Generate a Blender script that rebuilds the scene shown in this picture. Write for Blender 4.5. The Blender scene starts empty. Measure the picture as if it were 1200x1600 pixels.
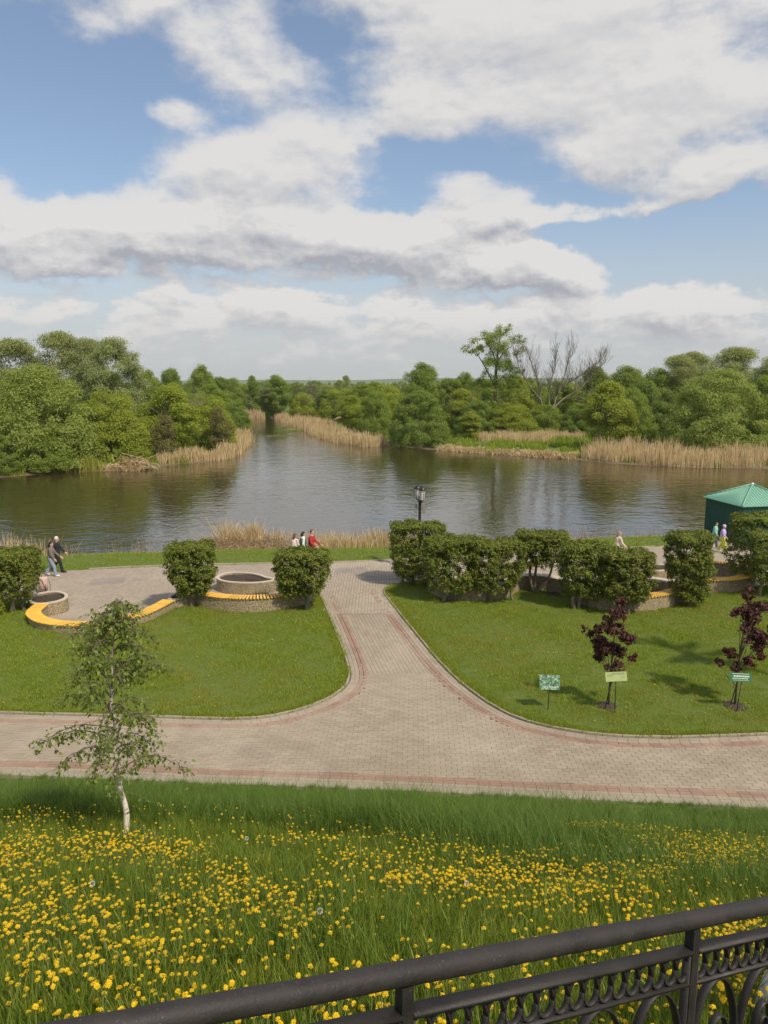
import bpy, bmesh, math, random
import numpy as np
from mathutils import Vector, Matrix, Euler
R = math.radians
rng = np.random.default_rng(7)
random.seed(7)
S = bpy.context.scene
COL = S.collection

# ------------------------------------------------------------------ camera
cam = bpy.data.cameras.new('camera')
cam.sensor_fit = 'VERTICAL'; cam.sensor_height = 36.0; cam.lens = 27.0
cam.clip_start = 0.05; cam.clip_end = 30000
cam_o = bpy.data.objects.new('camera', cam); COL.objects.link(cam_o)
cam_o.location = (0, 0, 9.0); cam_o.rotation_euler = (R(90 - 9.7), 0, 0)
S.camera = cam_o

# ------------------------------------------------------------------ node helper
class G:
    """small node-graph builder"""
    def __init__(s, tree): s.t = tree
    def n(s, typ, **kw):
        nd = s.t.nodes.new(typ)
        for k, v in kw.items(): setattr(nd, k, v)
        return nd
    def put(s, sock, v):
        if v is None: return
        if hasattr(v, 'is_output'): s.t.links.new(v, sock)
        else: sock.default_value = v
    def m(s, op, a, b=None, c=None, clamp=False):
        nd = s.n('ShaderNodeMath', operation=op, use_clamp=clamp)
        for i, v in enumerate((a, b, c)): s.put(nd.inputs[i], v) if v is not None else None
        return nd.outputs[0]
    def vm(s, op, a, b=None, scale=None):
        nd = s.n('ShaderNodeVectorMath', operation=op)
        s.put(nd.inputs[0], a)
        if b is not None: s.put(nd.inputs[1], b)
        if scale is not None: s.put(nd.inputs['Scale'], scale)
        return nd.outputs[0]
    def mix(s, f, a, b):
        nd = s.n('ShaderNodeMix', data_type='RGBA')
        s.put(nd.inputs[0], f)
        for i, v in ((6, a), (7, b)):
            if isinstance(v, tuple) and len(v) == 3: v = (*v, 1)
            s.put(nd.inputs[i], v)
        return nd.outputs[2]
    def noise(s, vec, scale, detail=4, rough=.55, dist=0., dim='3D', out=0):
        nd = s.n('ShaderNodeTexNoise', noise_dimensions=dim)
        s.put(nd.inputs['Vector'], vec)
        nd.inputs['Scale'].default_value = scale; nd.inputs['Detail'].default_value = detail
        nd.inputs['Roughness'].default_value = rough; nd.inputs['Distortion'].default_value = dist
        return nd.outputs[out]
    def mr(s, v, a, b, c=0., d=1., smooth=False):
        nd = s.n('ShaderNodeMapRange', interpolation_type='SMOOTHSTEP' if smooth else 'LINEAR')
        s.put(nd.inputs[0], v)
        for i, x in enumerate((a, b, c, d)): nd.inputs[i + 1].default_value = x
        return nd.outputs[0]
    def mapping(s, vec, scale=(1, 1, 1), rot=(0, 0, 0), loc=(0, 0, 0)):
        nd = s.n('ShaderNodeMapping'); s.put(nd.inputs[0], vec)
        nd.inputs['Scale'].default_value = scale; nd.inputs['Rotation'].default_value = rot
        nd.inputs['Location'].default_value = loc
        return nd.outputs[0]

# ------------------------------------------------------------------ world: blue sky with broken cloud
SUN_EL = R(50); SUN_DIR = Vector((0.56, -0.62, 0)).normalized() * math.cos(SUN_EL) + Vector((0, 0, math.sin(SUN_EL)))
W = bpy.data.worlds.new('World'); S.world = W; W.use_nodes = True
W.node_tree.nodes.clear()
g = G(W.node_tree)
sky = g.n('ShaderNodeTexSky', sky_type='NISHITA'); sky.sun_disc = False
sky.sun_elevation = SUN_EL; sky.sun_rotation = math.atan2(SUN_DIR.x, SUN_DIR.y)
sky.air_density = 1.0; sky.dust_density = 1.2; sky.ozone_density = 1.5; sky.altitude = 100
vec = g.n('ShaderNodeTexCoord').outputs['Generated']

# (azimuth, elevation, half width, half height, tilt, weight) of the cloud masses in degrees
CLOUDS = [(-10.5, 20.5, 7.0, 2.2, -28, .95), (-14.6, 17.2, 2.2, .9, 0, .8), (-8.0, 15.6, 6.5, 1.6, 6, .9),
          (-9.8, 13.4, 6.0, 2.0, 0, .9), (9.0, 20.2, 11.0, 3.6, -4, 1.05), (20.5, 17.5, 8.0, 2.9, 10, 1.05), (3.0, 17.6, 4.5, 2.0, 12, .75),
          (23, 13.0, 6.0, 1.2, 8, .85), (16.0, 14.6, 5.5, 1.1, 5, .85), (6.8, 12.7, 3.2, 1.5, 0, .85), (13.0, 11.3, 8.5, .75, 4, .75),
          (-19, 10.4, 8.0, 2.0, -3, 1.15), (-8, 9.8, 7.0, 2.2, 0, 1.1), (4.0, 9.4, 6.5, 2.2, -6, 1.15), (11.5, 7.6, 4.2, 1.3, -8, 1.0),
          (-24, 8.6, 8, 1.6, 0, .9), (0, 3.6, 40, 2.2, 0, .52), (20, 5.2, 12, .9, 0, .5), (-10, 5.6, 12, 1.2, 0, .4), (21, 4.3, 3, .8, 0, .6), (-13, 3.9, 3.5, .9, 0, .5), (-18, 22, 4, 1.2, 30, .5), (-24, 23.5, 3, 1, 0, .35), (6, 25, 22, 3, 0, .6), (20, 23, 8, 2.5, 0, .4),
          (-22, 16.0, 6.5, 4.0, 0, -.65), (-4.0, 22.0, 2.8, 1.6, -20, -.6), (4.5, 15.0, 5.5, .7, -4, -.35), (9.5, 13.9, 4.0, .8, 0, -.4), (20, 9.8, 8.0, 1.9, 0, -.6), (24, 7, 5, 1, 0, -.3)]
grp = bpy.data.node_groups.new('cloud_density', 'ShaderNodeTree')
grp.interface.new_socket('Vector', in_out='INPUT', socket_type='NodeSocketVector')
grp.interface.new_socket('Density', in_out='OUTPUT', socket_type='NodeSocketFloat')
q = G(grp); gi = q.n('NodeGroupInput'); go = q.n('NodeGroupOutput')
vn = q.vm('NORMALIZE', gi.outputs[0])
wob = q.noise(vn, 9.0, 5, .6, out=1)
vw = q.vm('ADD', vn, q.vm('SCALE', q.vm('SUBTRACT', wob, (.5, .5, .5)), scale=.075))
sp = q.n('ShaderNodeSeparateXYZ'); q.put(sp.inputs[0], vw)
az = q.m('MULTIPLY', q.m('ARCTAN2', sp.outputs[0], sp.outputs[1]), 180 / math.pi)
el = q.m('MULTIPLY', q.m('ARCSINE', q.m('MINIMUM', q.m('MAXIMUM', sp.outputs[2], -.999), .999)), 180 / math.pi)
tot = None
for a0, e0, ra, re, tilt, w in CLOUDS:
    ct, st = math.cos(R(tilt)), math.sin(R(tilt))
    dx = q.m('SUBTRACT', az, a0); dy = q.m('SUBTRACT', el, e0)
    u = q.m('MULTIPLY_ADD', dx, ct / ra, q.m('MULTIPLY', dy, st / ra))
    v = q.m('MULTIPLY_ADD', dx, -st / re, q.m('MULTIPLY', dy, ct / re))
    r2 = q.m('MULTIPLY_ADD', u, u, q.m('MULTIPLY', v, v))
    e = q.m('MULTIPLY', q.m('EXPONENT', q.m('MULTIPLY', q.m('POWER', r2, 1.4), -.8)), w)
    tot = e if tot is None else q.m('ADD', tot, e)
sp2 = q.n('ShaderNodeSeparateXYZ'); q.put(sp2.inputs[0], vn)
den = q.m('ADD', q.m('MAXIMUM', sp2.outputs[2], 0.), .16)
cmb = q.n('ShaderNodeCombineXYZ')
q.put(cmb.inputs[0], q.m('DIVIDE', sp2.outputs[0], den)); q.put(cmb.inputs[1], q.m('DIVIDE', sp2.outputs[1], den))
q.put(cmb.inputs[2], q.m('MULTIPLY', sp2.outputs[2], 9.))
pl = cmb.outputs[0]
f1 = q.noise(pl, 1.1, 8, .62); f2 = q.noise(pl, 4.5, 6, .6); f3 = q.noise(q.mapping(vn, (1, 1, 1.7)), 13, 9, .60)
# outside the photographed part of the sky: the same sort of broken cloud
away = q.mr(q.m('MAXIMUM', q.m('ABSOLUTE', az), q.m('MULTIPLY', q.m('SUBTRACT', el, 2.), 1.25)), 26, 36, 0, 1, True)
tot = q.m('ADD', q.m('MINIMUM', tot, 1.25), q.m('MULTIPLY', away, .45))
d = q.m('ADD', tot, q.m('MULTIPLY', q.m('SUBTRACT', f1, .5), 1.15))
d = q.m('ADD', d, q.m('MULTIPLY', q.m('SUBTRACT', f2, .5), .42))
d = q.m('ADD', d, q.m('MULTIPLY', q.m('SUBTRACT', f3, .5), 2.0))
q.put(go.inputs[0], d)
def dens(v):
    nd = g.n('ShaderNodeGroup'); nd.node_tree = grp; g.put(nd.inputs[0], v); return nd.outputs[0]
d0 = dens(vec); d1 = dens(g.vm('ADD', vec, (0.004, -.0, .028))); d2 = dens(g.vm('ADD', vec, (0.003, 0, .008)))
sx = g.n('ShaderNodeSeparateXYZ'); g.put(sx.inputs[0], vec)
high = g.mr(sx.outputs[2], .17, .25, 0, 1, True)
mask = g.m('ADD', g.m('MULTIPLY', g.mr(d0, .20, .66, 0, 1, True), g.m('SUBTRACT', 1., high)), g.m('MULTIPLY', g.mr(d0, -.02, 1.05, 0, 1, True), high))
lit = g.m('ADD', g.m('ADD', g.m('MULTIPLY', g.m('SUBTRACT', d0, d1), .8), g.m('MULTIPLY', g.m('SUBTRACT', d0, d2), .75)), .80)
thick = g.mr(d0, .7, 1.7, 0., .22)
lit = g.m('SUBTRACT', lit, thick, clamp=True)
ccol = g.mix(lit, g.mix(high, (3.2, 3.25, 3.6), (4.5, 4.5, 4.7)), (6.1, 5.95, 5.8))
skyc = g.n('ShaderNodeHueSaturation'); skyc.inputs['Saturation'].default_value = 1.0; skyc.inputs['Value'].default_value = 1.06
g.put(skyc.inputs['Color'], sky.outputs[0])
veil = g.m('ADD', g.mr(sx.outputs[2], .0, .24, .84, .10, True), 0.)
base = g.mix(veil, skyc.outputs[0], (4.25, 4.4, 4.7))
ccol = g.mix(g.mr(sx.outputs[2], .02, .10, .62, 0, True), ccol, (4.6, 4.65, 4.8))
full = g.mix(g.m('MULTIPLY', mask, .96), base, ccol)
bg = g.n('ShaderNodeBackground'); g.put(bg.inputs[0], full); bg.inputs[1].default_value = 0.125
g.put(g.n('ShaderNodeOutputWorld').inputs[0], bg.outputs[0])

# ------------------------------------------------------------------ sun and exposure
sun = bpy.data.lights.new('sun', 'SUN'); sun.energy = 3.9; sun.angle = R(3.0); sun.color = (1., .89, .72)
sun_o = bpy.data.objects.new('sun', sun); COL.objects.link(sun_o); sun_o.location = (20, -20, 60)
sun_o.rotation_euler = (-SUN_DIR).to_track_quat('-Z', 'Y').to_euler()
S.view_settings.view_transform = 'Standard'; S.view_settings.look = 'None'
S.view_settings.exposure = 0.0; S.view_settings.gamma = 1.0; S.view_settings.use_curve_mapping = False
S.render.engine = 'CYCLES'
S.cycles.max_bounces = 8; S.cycles.transparent_max_bounces = 8; S.cycles.volume_bounces = 1
S.cycles.diffuse_bounces = 3; S.cycles.glossy_bounces = 3; S.cycles.transmission_bounces = 4
S.cycles.use_denoising = True

# ------------------------------------------------------------------ materials
def newmat(name):
    m = bpy.data.materials.new(name); m.use_nodes = True; m.node_tree.nodes.clear()
    gg = G(m.node_tree); out = gg.n('ShaderNodeOutputMaterial'); return m, gg, out
def pbsdf(gg, out, col, rough=.7, normal=None, metallic=0., spec=.5):
    b = gg.n('ShaderNodeBsdfPrincipled')
    if isinstance(col, tuple) and len(col) == 3: col = (*col, 1)
    gg.put(b.inputs['Base Color'], col); gg.put(b.inputs['Roughness'], rough)
    b.inputs['Metallic'].default_value = metallic; b.inputs['Specular IOR Level'].default_value = spec
    if normal is not None: gg.put(b.inputs['Normal'], normal)
    gg.put(out.inputs[0], b.outputs[0]); return b
def bump(gg, h, strength=.4, dist=.02):
    b = gg.n('ShaderNodeBump'); gg.put(b.inputs['Height'], h)
    b.inputs['Strength'].default_value = strength; b.inputs['Distance'].default_value = dist
    return b.outputs[0]
def opos(gg): return gg.n('ShaderNodeTexCoord').outputs['Object']
def wpos(gg): return gg.n('ShaderNodeNewGeometry').outputs['Position']
def attr(gg, name): return gg.n('ShaderNodeAttribute', attribute_name=name).outputs['Fac']
def orand(gg): return gg.n('ShaderNodeObjectInfo').outputs['Random']

def simple(name, col, rough=.6, var=.25, scale=6., metallic=0., bs=.15, bd=.01, spec=.5, coord=opos):
    m, gg, out = newmat(name)
    p = coord(gg); n1 = gg.noise(p, scale, 6, .6); n2 = gg.noise(p, scale * 9, 4, .6)
    dark = tuple(c * (1 - var) for c in col); lite = tuple(min(1, c * (1 + var)) for c in col)
    c = gg.mix(gg.m('ADD', gg.m('MULTIPLY', n1, .65), gg.m('MULTIPLY', n2, .35)), dark, lite)
    pbsdf(gg, out, c, rough, bump(gg, n2, bs, bd), metallic, spec); return m

def leafmat(name, a, b, c, trans=.35, rough=.55, objvar=.0, alt=None):
    """a..b..c: leaf colours picked per leaf by the 'tint' attribute; alt: per-plant hue shift"""
    m, gg, out = newmat(name)
    t = attr(gg, 'tint'); ramp = gg.n('ShaderNodeValToRGB'); gg.put(ramp.inputs[0], t)
    cr = ramp.color_ramp; cr.elements[0].color = (*a, 1); cr.elements[0].position = .05
    cr.elements[1].color = (*c, 1); cr.elements[1].position = .95
    e = cr.elements.new(.5); e.color = (*b, 1)
    col = ramp.outputs[0]
    if alt: col = gg.mix(gg.m('MULTIPLY', orand(gg), objvar), col, alt)
    p = gg.n('ShaderNodeBsdfPrincipled'); gg.put(p.inputs['Base Color'], col)
    p.inputs['Roughness'].default_value = rough; p.inputs['Specular IOR Level'].default_value = .3
    tr = gg.n('ShaderNodeBsdfTranslucent'); gg.put(tr.inputs[0], gg.mix(.5, col, (b[0] * 1.5, b[1] * 1.35, b[2] * .7)))
    mx = gg.n('ShaderNodeMixShader'); mx.inputs[0].default_value = trans
    gg.put(mx.inputs[1], p.outputs[0]); gg.put(mx.inputs[2], tr.outputs[0]); gg.put(out.inputs[0], mx.outputs[0])
    return m

M = {}
M['leaf_green'] = leafmat('leaf_green', (.155, .215, .030), (.255, .335, .050), (.350, .430, .085), .48, alt=(.24, .34, .07), objvar=.5)
M['leaf_bright'] = leafmat('leaf_bright', (.190, .255, .028), (.315, .390, .045), (.420, .480, .080), .50, alt=(.36, .37, .06), objvar=.45)
M['leaf_mound'] = leafmat('leaf_mound', (.190, .245, .045), (.300, .365, .075), (.400, .455, .120), .48, alt=(.28, .36, .09), objvar=.4)
M['leaf_willow'] = leafmat('leaf_willow', (.23, .275, .095), (.34, .385, .145), (.45, .48, .22), .45, alt=(.28, .35, .15), objvar=.5)
M['leaf_deep'] = leafmat('leaf_deep', (.125, .190, .032), (.215, .300, .055), (.310, .395, .090), .46, alt=(.23, .30, .06), objvar=.5)
M['leaf_brown'] = leafmat('leaf_brown', (.14, .13, .04), (.21, .20, .06), (.28, .27, .08), .35)
M['leaf_thuja'] = leafmat('leaf_thuja', (.075, .105, .016), (.150, .190, .026), (.290, .320, .045), .25, alt=(.20, .19, .035), objvar=.3)
M['leaf_birch'] = leafmat('leaf_birch', (.13, .19, .032), (.215, .285, .05), (.31, .38, .085), .45)
M['leaf_purple'] = leafmat('leaf_purple', (.042, .013, .013), (.085, .028, .026), (.16, .065, .05), .2)
M['grass'] = leafmat('grass', (.140, .208, .018), (.250, .330, .029), (.355, .425, .055), .38)
M['grass_bank'] = leafmat('grass_bank', (.075, .125, .013), (.145, .210, .020), (.25, .31, .042), .36)
M['grass_long'] = leafmat('grass_long', (.05, .105, .013), (.095, .165, .020), (.18, .255, .042), .36)
M['grass_dry'] = leafmat('grass_dry', (.19, .205, .022), (.30, .315, .036), (.42, .39, .09), .34)
M['reed'] = leafmat('reed', (.34, .245, .115), (.53, .40, .215), (.66, .54, .33), .2)
M['reed_wet'] = leafmat('reed_wet', (.16, .105, .05), (.28, .19, .09), (.46, .34, .18), .1)
M['bark'] = simple('bark', (.12, .095, .07), .9, .4, 9, bs=.6, bd=.03)
M['bark_grey'] = simple('bark_grey', (.20, .165, .125), .9, .35, 8, bs=.5, bd=.03)
M['twig'] = simple('twig', (.14, .11, .085), .9, .3, 8)
m, gg, out = newmat('iron'); p = opos(gg); n1 = gg.noise(p, 7, 6, .65); n2 = gg.noise(p, 90, 4, .6); n3 = gg.noise(gg.mapping(p, (1, 1, 1.6)), 160, 3, .6)
c = gg.mix(gg.mr(n1, .35, .7), (.016, .0135, .0125), (.034, .0285, .026)); c = gg.mix(gg.mr(n3, .66, .76, 0, .7), c, (.22, .20, .19)); c = gg.mix(gg.mr(n2, .62, .75, 0, .5), c, (.075, .042, .028))
pbsdf(gg, out, c, gg.mr(n1, .3, .7, .50, .75), bump(gg, n2, .6, .0025)); M['iron'] = m
M['black_metal'] = simple('black_metal', (.022, .021, .02), .45, .3, 10)
M['grey_plastic'] = simple('grey_plastic', (.24, .22, .20), .5, .15, 5)
M['soil'] = simple('soil', (.075, .055, .04), .95, .5, 14, bs=.9, bd=.03)
M['coping'] = simple('coping', (.54, .475, .37), .75, .14, 5, bs=.3)
M['kerb'] = simple('kerb', (.33, .29, .215), .85, .2, 5, bs=.4, coord=wpos)
M['stone'] = simple('stone', (.42, .39, .37), .8, .25, 10, bs=.6)
M['pale_wood'] = simple('pale_wood', (.62, .46, .24), .8, .25, 4)
M['stem'] = simple('stem', (.17, .23, .06), .6, .3, 12)
M['white'] = simple('white', (.78, .76, .74), .7, .06, 8)
M['skin'] = simple('skin', (.56, .34, .25), .6, .08, 12, bs=.05)

# wall of exposed pebbles
m, gg, out = newmat('pebbledash'); p = wpos(gg)
vo = gg.n('ShaderNodeTexVoronoi'); gg.put(vo.inputs['Vector'], p); vo.inputs['Scale'].default_value = 26
vo2 = gg.n('ShaderNodeTexVoronoi'); gg.put(vo2.inputs['Vector'], p); vo2.inputs['Scale'].default_value = 55
sepc = gg.n('ShaderNodeSeparateColor'); gg.put(sepc.inputs[0], vo.outputs['Color'])
c = gg.mix(sepc.outputs[0], (.24, .175, .10), (.72, .58, .34))
c = gg.mix(gg.mr(vo.outputs['Distance'], .25, .55, 0, .75), c, (.16, .13, .09))
c = gg.mix(gg.mr(gg.noise(p, 1.3, 5, .6), .45, .7, 0, .6), c, (.36, .29, .20))
pbsdf(gg, out, c, .85, bump(gg, gg.m('SUBTRACT', 1., vo.outputs['Distance']), .7, .02)); M['pebble'] = m

# orange slats
m, gg, out = newmat('orange_paint'); p = opos(gg)
c = gg.mix(orand(gg), (.80, .44, .05), (.90, .56, .085))
c = gg.mix(gg.mr(gg.noise(p, 14, 5, .65), .5, .75, 0, .45), c, (.52, .26, .07))
pbsdf(gg, out, c, .5, bump(gg, gg.noise(gg.mapping(p, (1, 14, 1)), 9, 3), .2, .004)); M['orange'] = m

# paving bricks
def paver_mat(name, col, tintamp):
    m, gg, out = newmat(name); p = wpos(gg)
    t = gg.m('ADD', gg.m('MULTIPLY', attr(gg, 'tint'), .75), gg.m('MULTIPLY', orand(gg), .25))
    c = gg.mix(t, tuple(x * (1 - tintamp) for x in col), tuple(x * (1 + tintamp) for x in col))
    st = gg.noise(p, .55, 6, .62); c = gg.mix(gg.mr(st, .44, .68, 0, .55), c, tuple(x * .68 for x in col))
    st2 = gg.noise(p, .32, 5, .6, 0.6); c = gg.mix(gg.mr(st2, .50, .68, 0, .5), c, (.50, .43, .335))
    fine = gg.noise(p, 60, 4, .6); c = gg.mix(gg.m('MULTIPLY', fine, .35), c, tuple(x * .6 for x in col))
    pbsdf(gg, out, c, .85, bump(gg, fine, .35, .004)); return m
M['paver'] = paver_mat('paver_grey', (.345, .287, .215), .13)
M['paver_red'] = paver_mat('paver_red', (.32, .205, .15), .16)
M['joint'] = simple('joint', (.20, .16, .115), .95, .4, 20, bs=.3, coord=wpos)
# plaza paving too far away for single stones
def brickmat(name, rot, col):
    m, gg, out = newmat(name); p = wpos(gg)
    b = gg.n('ShaderNodeTexBrick'); gg.put(b.inputs['Vector'], gg.mapping(p, (1, 1, 1), (0, 0, rot)))
    b.inputs['Scale'].default_value = 1.; b.inputs['Brick Width'].default_value = .26; b.inputs['Row Height'].default_value = .13
    b.inputs['Mortar Size'].default_value = .010; b.inputs['Mortar Smooth'].default_value = .2
    b.inputs['Color1'].default_value = (*[x * .88 for x in col], 1); b.inputs['Color2'].default_value = (*[x * 1.08 for x in col], 1)
    b.inputs['Mortar'].default_value = (*[x * .45 for x in col], 1)
    c = b.outputs['Color']
    c = gg.mix(gg.mr(gg.noise(p, .45, 6, .6), .45, .75, 0, .45), c, tuple(x * .68 for x in col))
    c = gg.mix(gg.mr(gg.noise(p, .25, 5, .6), .5, .7, 0, .35), c, (.54, .47, .39))
    pbsdf(gg, out, c, .85, bump(gg, gg.m('SUBTRACT', 1., b.outputs['Fac']), .5, .006)); return m
M['plaza'] = brickmat('plaza_paving', R(90), (.375, .312, .238))
M['plaza_dark'] = brickmat('plaza_paving_dark', 0, (.31, .265, .225))

# ground
m, gg, out = newmat('ground_soil_grass'); p = wpos(gg)
n1 = gg.noise(p, .5, 6, .6); n2 = gg.noise(p, 7, 5, .65); n3 = gg.noise(p, 45, 3, .6)
c = gg.mix(n2, (.075, .12, .014), (.14, .20, .026)); c = gg.mix(gg.mr(n1, .5, .7, 0, .5), c, (.13, .16, .03))
c = gg.mix(gg.mr(n3, .55, .75, 0, .35), c, (.045, .05, .02))
spz = gg.n('ShaderNodeSeparateXYZ'); gg.put(spz.inputs[0], p)
c = gg.mix(gg.mr(gg.m('ADD', spz.outputs[2], gg.m('MULTIPLY', n2, .2)), -.62, -.42, 1., 0.), c, (.16, .115, .07))
pbsdf(gg, out, c, .95, bump(gg, n3, .8, .04)); M['ground'] = m

# water
m, gg, out = newmat('river_water'); p = wpos(gg)
calm = gg.mr(gg.noise(gg.mapping(p, (.05, .03, 1)), 1., 3, .5), .35, .65, .35, 1.)
a1 = gg.noise(gg.mapping(p, (.9, 1.25, 1), (0, 0, R(-26))), .75, 3, .5, .5)
a2 = gg.noise(gg.mapping(p, (1.0, 1.4, 1), (0, 0, R(22))), 1.7, 3, .5, .3)
a3 = gg.noise(gg.mapping(p, (.5, 1.0, 1), (0, 0, R(-12))), .28, 2, .5)
h = gg.m('ADD', gg.m('ADD', gg.m('MULTIPLY', a1, .75), gg.m('MULTIPLY', a2, .35)), gg.m('MULTIPLY', a3, .6))
h = gg.m('MULTIPLY', h, calm)
w = pbsdf(gg, out, (.042, .033, .013), .03, bump(gg, h, 1., .09)); w.inputs['IOR'].default_value = 2.05
M['water'] = m

# green sheet metal
M['shed_wall'] = simple('shed_wall', (.010, .075, .052), .5, .2, 3)
M['shed_roof'] = simple('shed_roof', (.20, .42, .31), .45, .12, 3)
M['yellow'] = leafmat('dandelion_yellow', (.66, .40, .004), (.82, .57, .008), (.90, .68, .03), .15)

def cloth(name, col, var=.15, scale=10): return simple(name, col, .85, var, scale, bs=.2, bd=.004)

# ------------------------------------------------------------------ mesh helpers
def link(o, parent=None):
    COL.objects.link(o)
    if parent is not None: o.parent = parent
    return o
def arr_mesh(name, V, F, mat=None, tint=None, smooth=False):
    V = np.asarray(V, np.float32); F = np.asarray(F, np.int32)
    me = bpy.data.meshes.new(name); nf, k = F.shape
    me.vertices.add(len(V)); me.vertices.foreach_set('co', V.ravel())
    me.loops.add(nf * k); me.loops.foreach_set('vertex_index', F.ravel())
    me.polygons.add(nf); me.polygons.foreach_set('loop_start', np.arange(0, nf * k, k, dtype=np.int32))
    me.polygons.foreach_set('use_smooth', np.full(nf, smooth))
    me.update(calc_edges=True)
    if tint is not None:
        at = me.attributes.new('tint', 'FLOAT', 'POINT'); at.data.foreach_set('value', np.asarray(tint, np.float32))
    if mat is not None: me.materials.append(mat)
    return me
class MB:
    """collects shapes; build() links them as ONE mesh object"""
    def __init__(s): s.V = []; s.F = []; s.mi = []; s.sm = []; s.cur = 0; s.tint = []
    def add(s, vs, fs, smooth=False, tint=.5):
        o = len(s.V); s.V += [tuple(v) for v in vs]; s.tint += [tint] * len(vs)
        for f in fs: s.F.append(tuple(o + i for i in f)); s.mi.append(s.cur); s.sm.append(smooth)
    def box(s, c, size, M3=None, tint=.5, ch=0.):
        hx, hy, hz = [x / 2 for x in size]; M3 = M3 or Matrix.Identity(3); c = Vector(c)
        if ch <= 0:
            vs = [c + M3 @ Vector((x * hx, y * hy, z * hz)) for z in (-1, 1) for x, y in ((-1, -1), (1, -1), (1, 1), (-1, 1))]
            s.add(vs, [(3, 2, 1, 0), (4, 5, 6, 7), (0, 1, 5, 4), (1, 2, 6, 5), (2, 3, 7, 6), (3, 0, 4, 7)], False, tint)
        else:
            vs = []
            for z, i in ((-hz, 0), (hz - ch, 0), (hz, ch)):
                vs += [c + M3 @ Vector((x * (hx - i), y * (hy - i), z)) for x, y in ((-1, -1), (1, -1), (1, 1), (-1, 1))]
            fs = [(8, 9, 10, 11), (3, 2, 1, 0)]
            for r in (0, 4):
                for k in range(4): fs.append((r + k, r + (k + 1) % 4, r + 4 + (k + 1) % 4, r + 4 + k))
            s.add(vs, fs, False, tint)
    def tube(s, pts, rad, n=8, cap=True, tint=.5, flat=None):
        pts = [Vector(p) for p in pts]; rad = rad if hasattr(rad, '__len__') else [rad] * len(pts)
        vs = []; up = None
        for i, p in enumerate(pts):
            t = (pts[min(i + 1, len(pts) - 1)] - pts[max(i - 1, 0)]).normalized()
            if up is None:
                up = Vector((0, 0, 1)) if abs(t.z) < .9 else Vector((1, 0, 0))
            a = t.cross(up)
            if a.length < 1e-5: a = t.orthogonal()
            a.normalize(); b = a.cross(t).normalized(); up = b
            for k in range(n):
                an = 2 * math.pi * k / n
                vs.append(p + (a * math.cos(an) + b * math.sin(an)) * rad[i])
        fs = [(i * n + k, i * n + (k + 1) % n, (i + 1) * n + (k + 1) % n, (i + 1) * n + k) for i in range(len(pts) - 1) for k in range(n)]
        if cap: fs += [tuple(range(n - 1, -1, -1)), tuple(range((len(pts) - 1) * n, len(pts) * n))]
        s.add(vs, fs, True, tint)
    def ribbon(s, pts, side, w, th):
        """flat bar: width w along 'side', thickness th"""
        pts = [Vector(p) for p in pts]; vs = []; side = Vector(side).normalized()
        for i, p in enumerate(pts):
            t = (pts[min(i + 1, len(pts) - 1)] - pts[max(i - 1, 0)]).normalized(); nn = t.cross(side).normalized()
            for a, b in ((-1, -1), (1, -1), (1, 1), (-1, 1)): vs.append(p + side * (a * w / 2) + nn * (b * th / 2))
        fs = [(i * 4 + k, i * 4 + (k + 1) % 4, i * 4 + 4 + (k + 1) % 4, i * 4 + 4 + k) for i in range(len(pts) - 1) for k in range(4)]
        fs += [(3, 2, 1, 0), tuple(len(vs) - 4 + k for k in range(4))]
        s.add(vs, fs, True)
    def ell(s, c, r, nu=12, nv=8, M3=None):
        c = Vector(c); M3 = M3 or Matrix.Identity(3); vs = [c + M3 @ Vector((0, 0, -r[2]))]
        for i in range(1, nv):
            ph = -math.pi / 2 + math.pi * i / nv
            for k in range(nu):
                th = 2 * math.pi * k / nu
                vs.append(c + M3 @ Vector((r[0] * math.cos(ph) * math.cos(th), r[1] * math.cos(ph) * math.sin(th), r[2] * math.sin(ph))))
        vs.append(c + M3 @ Vector((0, 0, r[2])))
        fs = [(0, 1 + (k + 1) % nu, 1 + k) for k in range(nu)]
        for i in range(nv - 2):
            for k in range(nu): a = 1 + i * nu; fs.append((a + k, a + (k + 1) % nu, a + nu + (k + 1) % nu, a + nu + k))
        a = 1 + (nv - 2) * nu; fs += [(a + k, a + (k + 1) % nu, len(vs) - 1) for k in range(nu)]
        s.add(vs, fs, True)
    def mesh(s, name, mats):
        me = bpy.data.meshes.new(name); me.from_pydata(s.V, [], s.F)
        mats = mats if isinstance(mats, (list, tuple)) else [mats]
        for m_ in mats: me.materials.append(m_)
        me.polygons.foreach_set('material_index', s.mi); me.polygons.foreach_set('use_smooth', s.sm)
        at = me.attributes.new('tint', 'FLOAT', 'POINT'); at.data.foreach_set('value', s.tint)
        me.update(); return me
    def build(s, name, mats, parent=None, loc=None):
        o = bpy.data.objects.new(name, s.mesh(name, mats)); link(o, parent)
        if loc is not None: o.location = loc
        return o
def obj(name, me, parent=None, loc=(0, 0, 0)):
    o = bpy.data.objects.new(name, me); o.location = loc; return link(o, parent)
def tag(o, label=None, cat=None, group=None, kind=None):
    if label: o['label'] = label
    if cat: o['category'] = cat
    if group: o['group'] = group
    if kind: o['kind'] = kind
    return o
def thing(name, label, cat, loc=(0, 0, 0), rz=0., group=None):
    o = bpy.data.objects.new(name, None); o.empty_display_size = .2; link(o)
    o.location = loc; o.rotation_euler = (0, 0, rz); return tag(o, label, cat, group)
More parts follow.
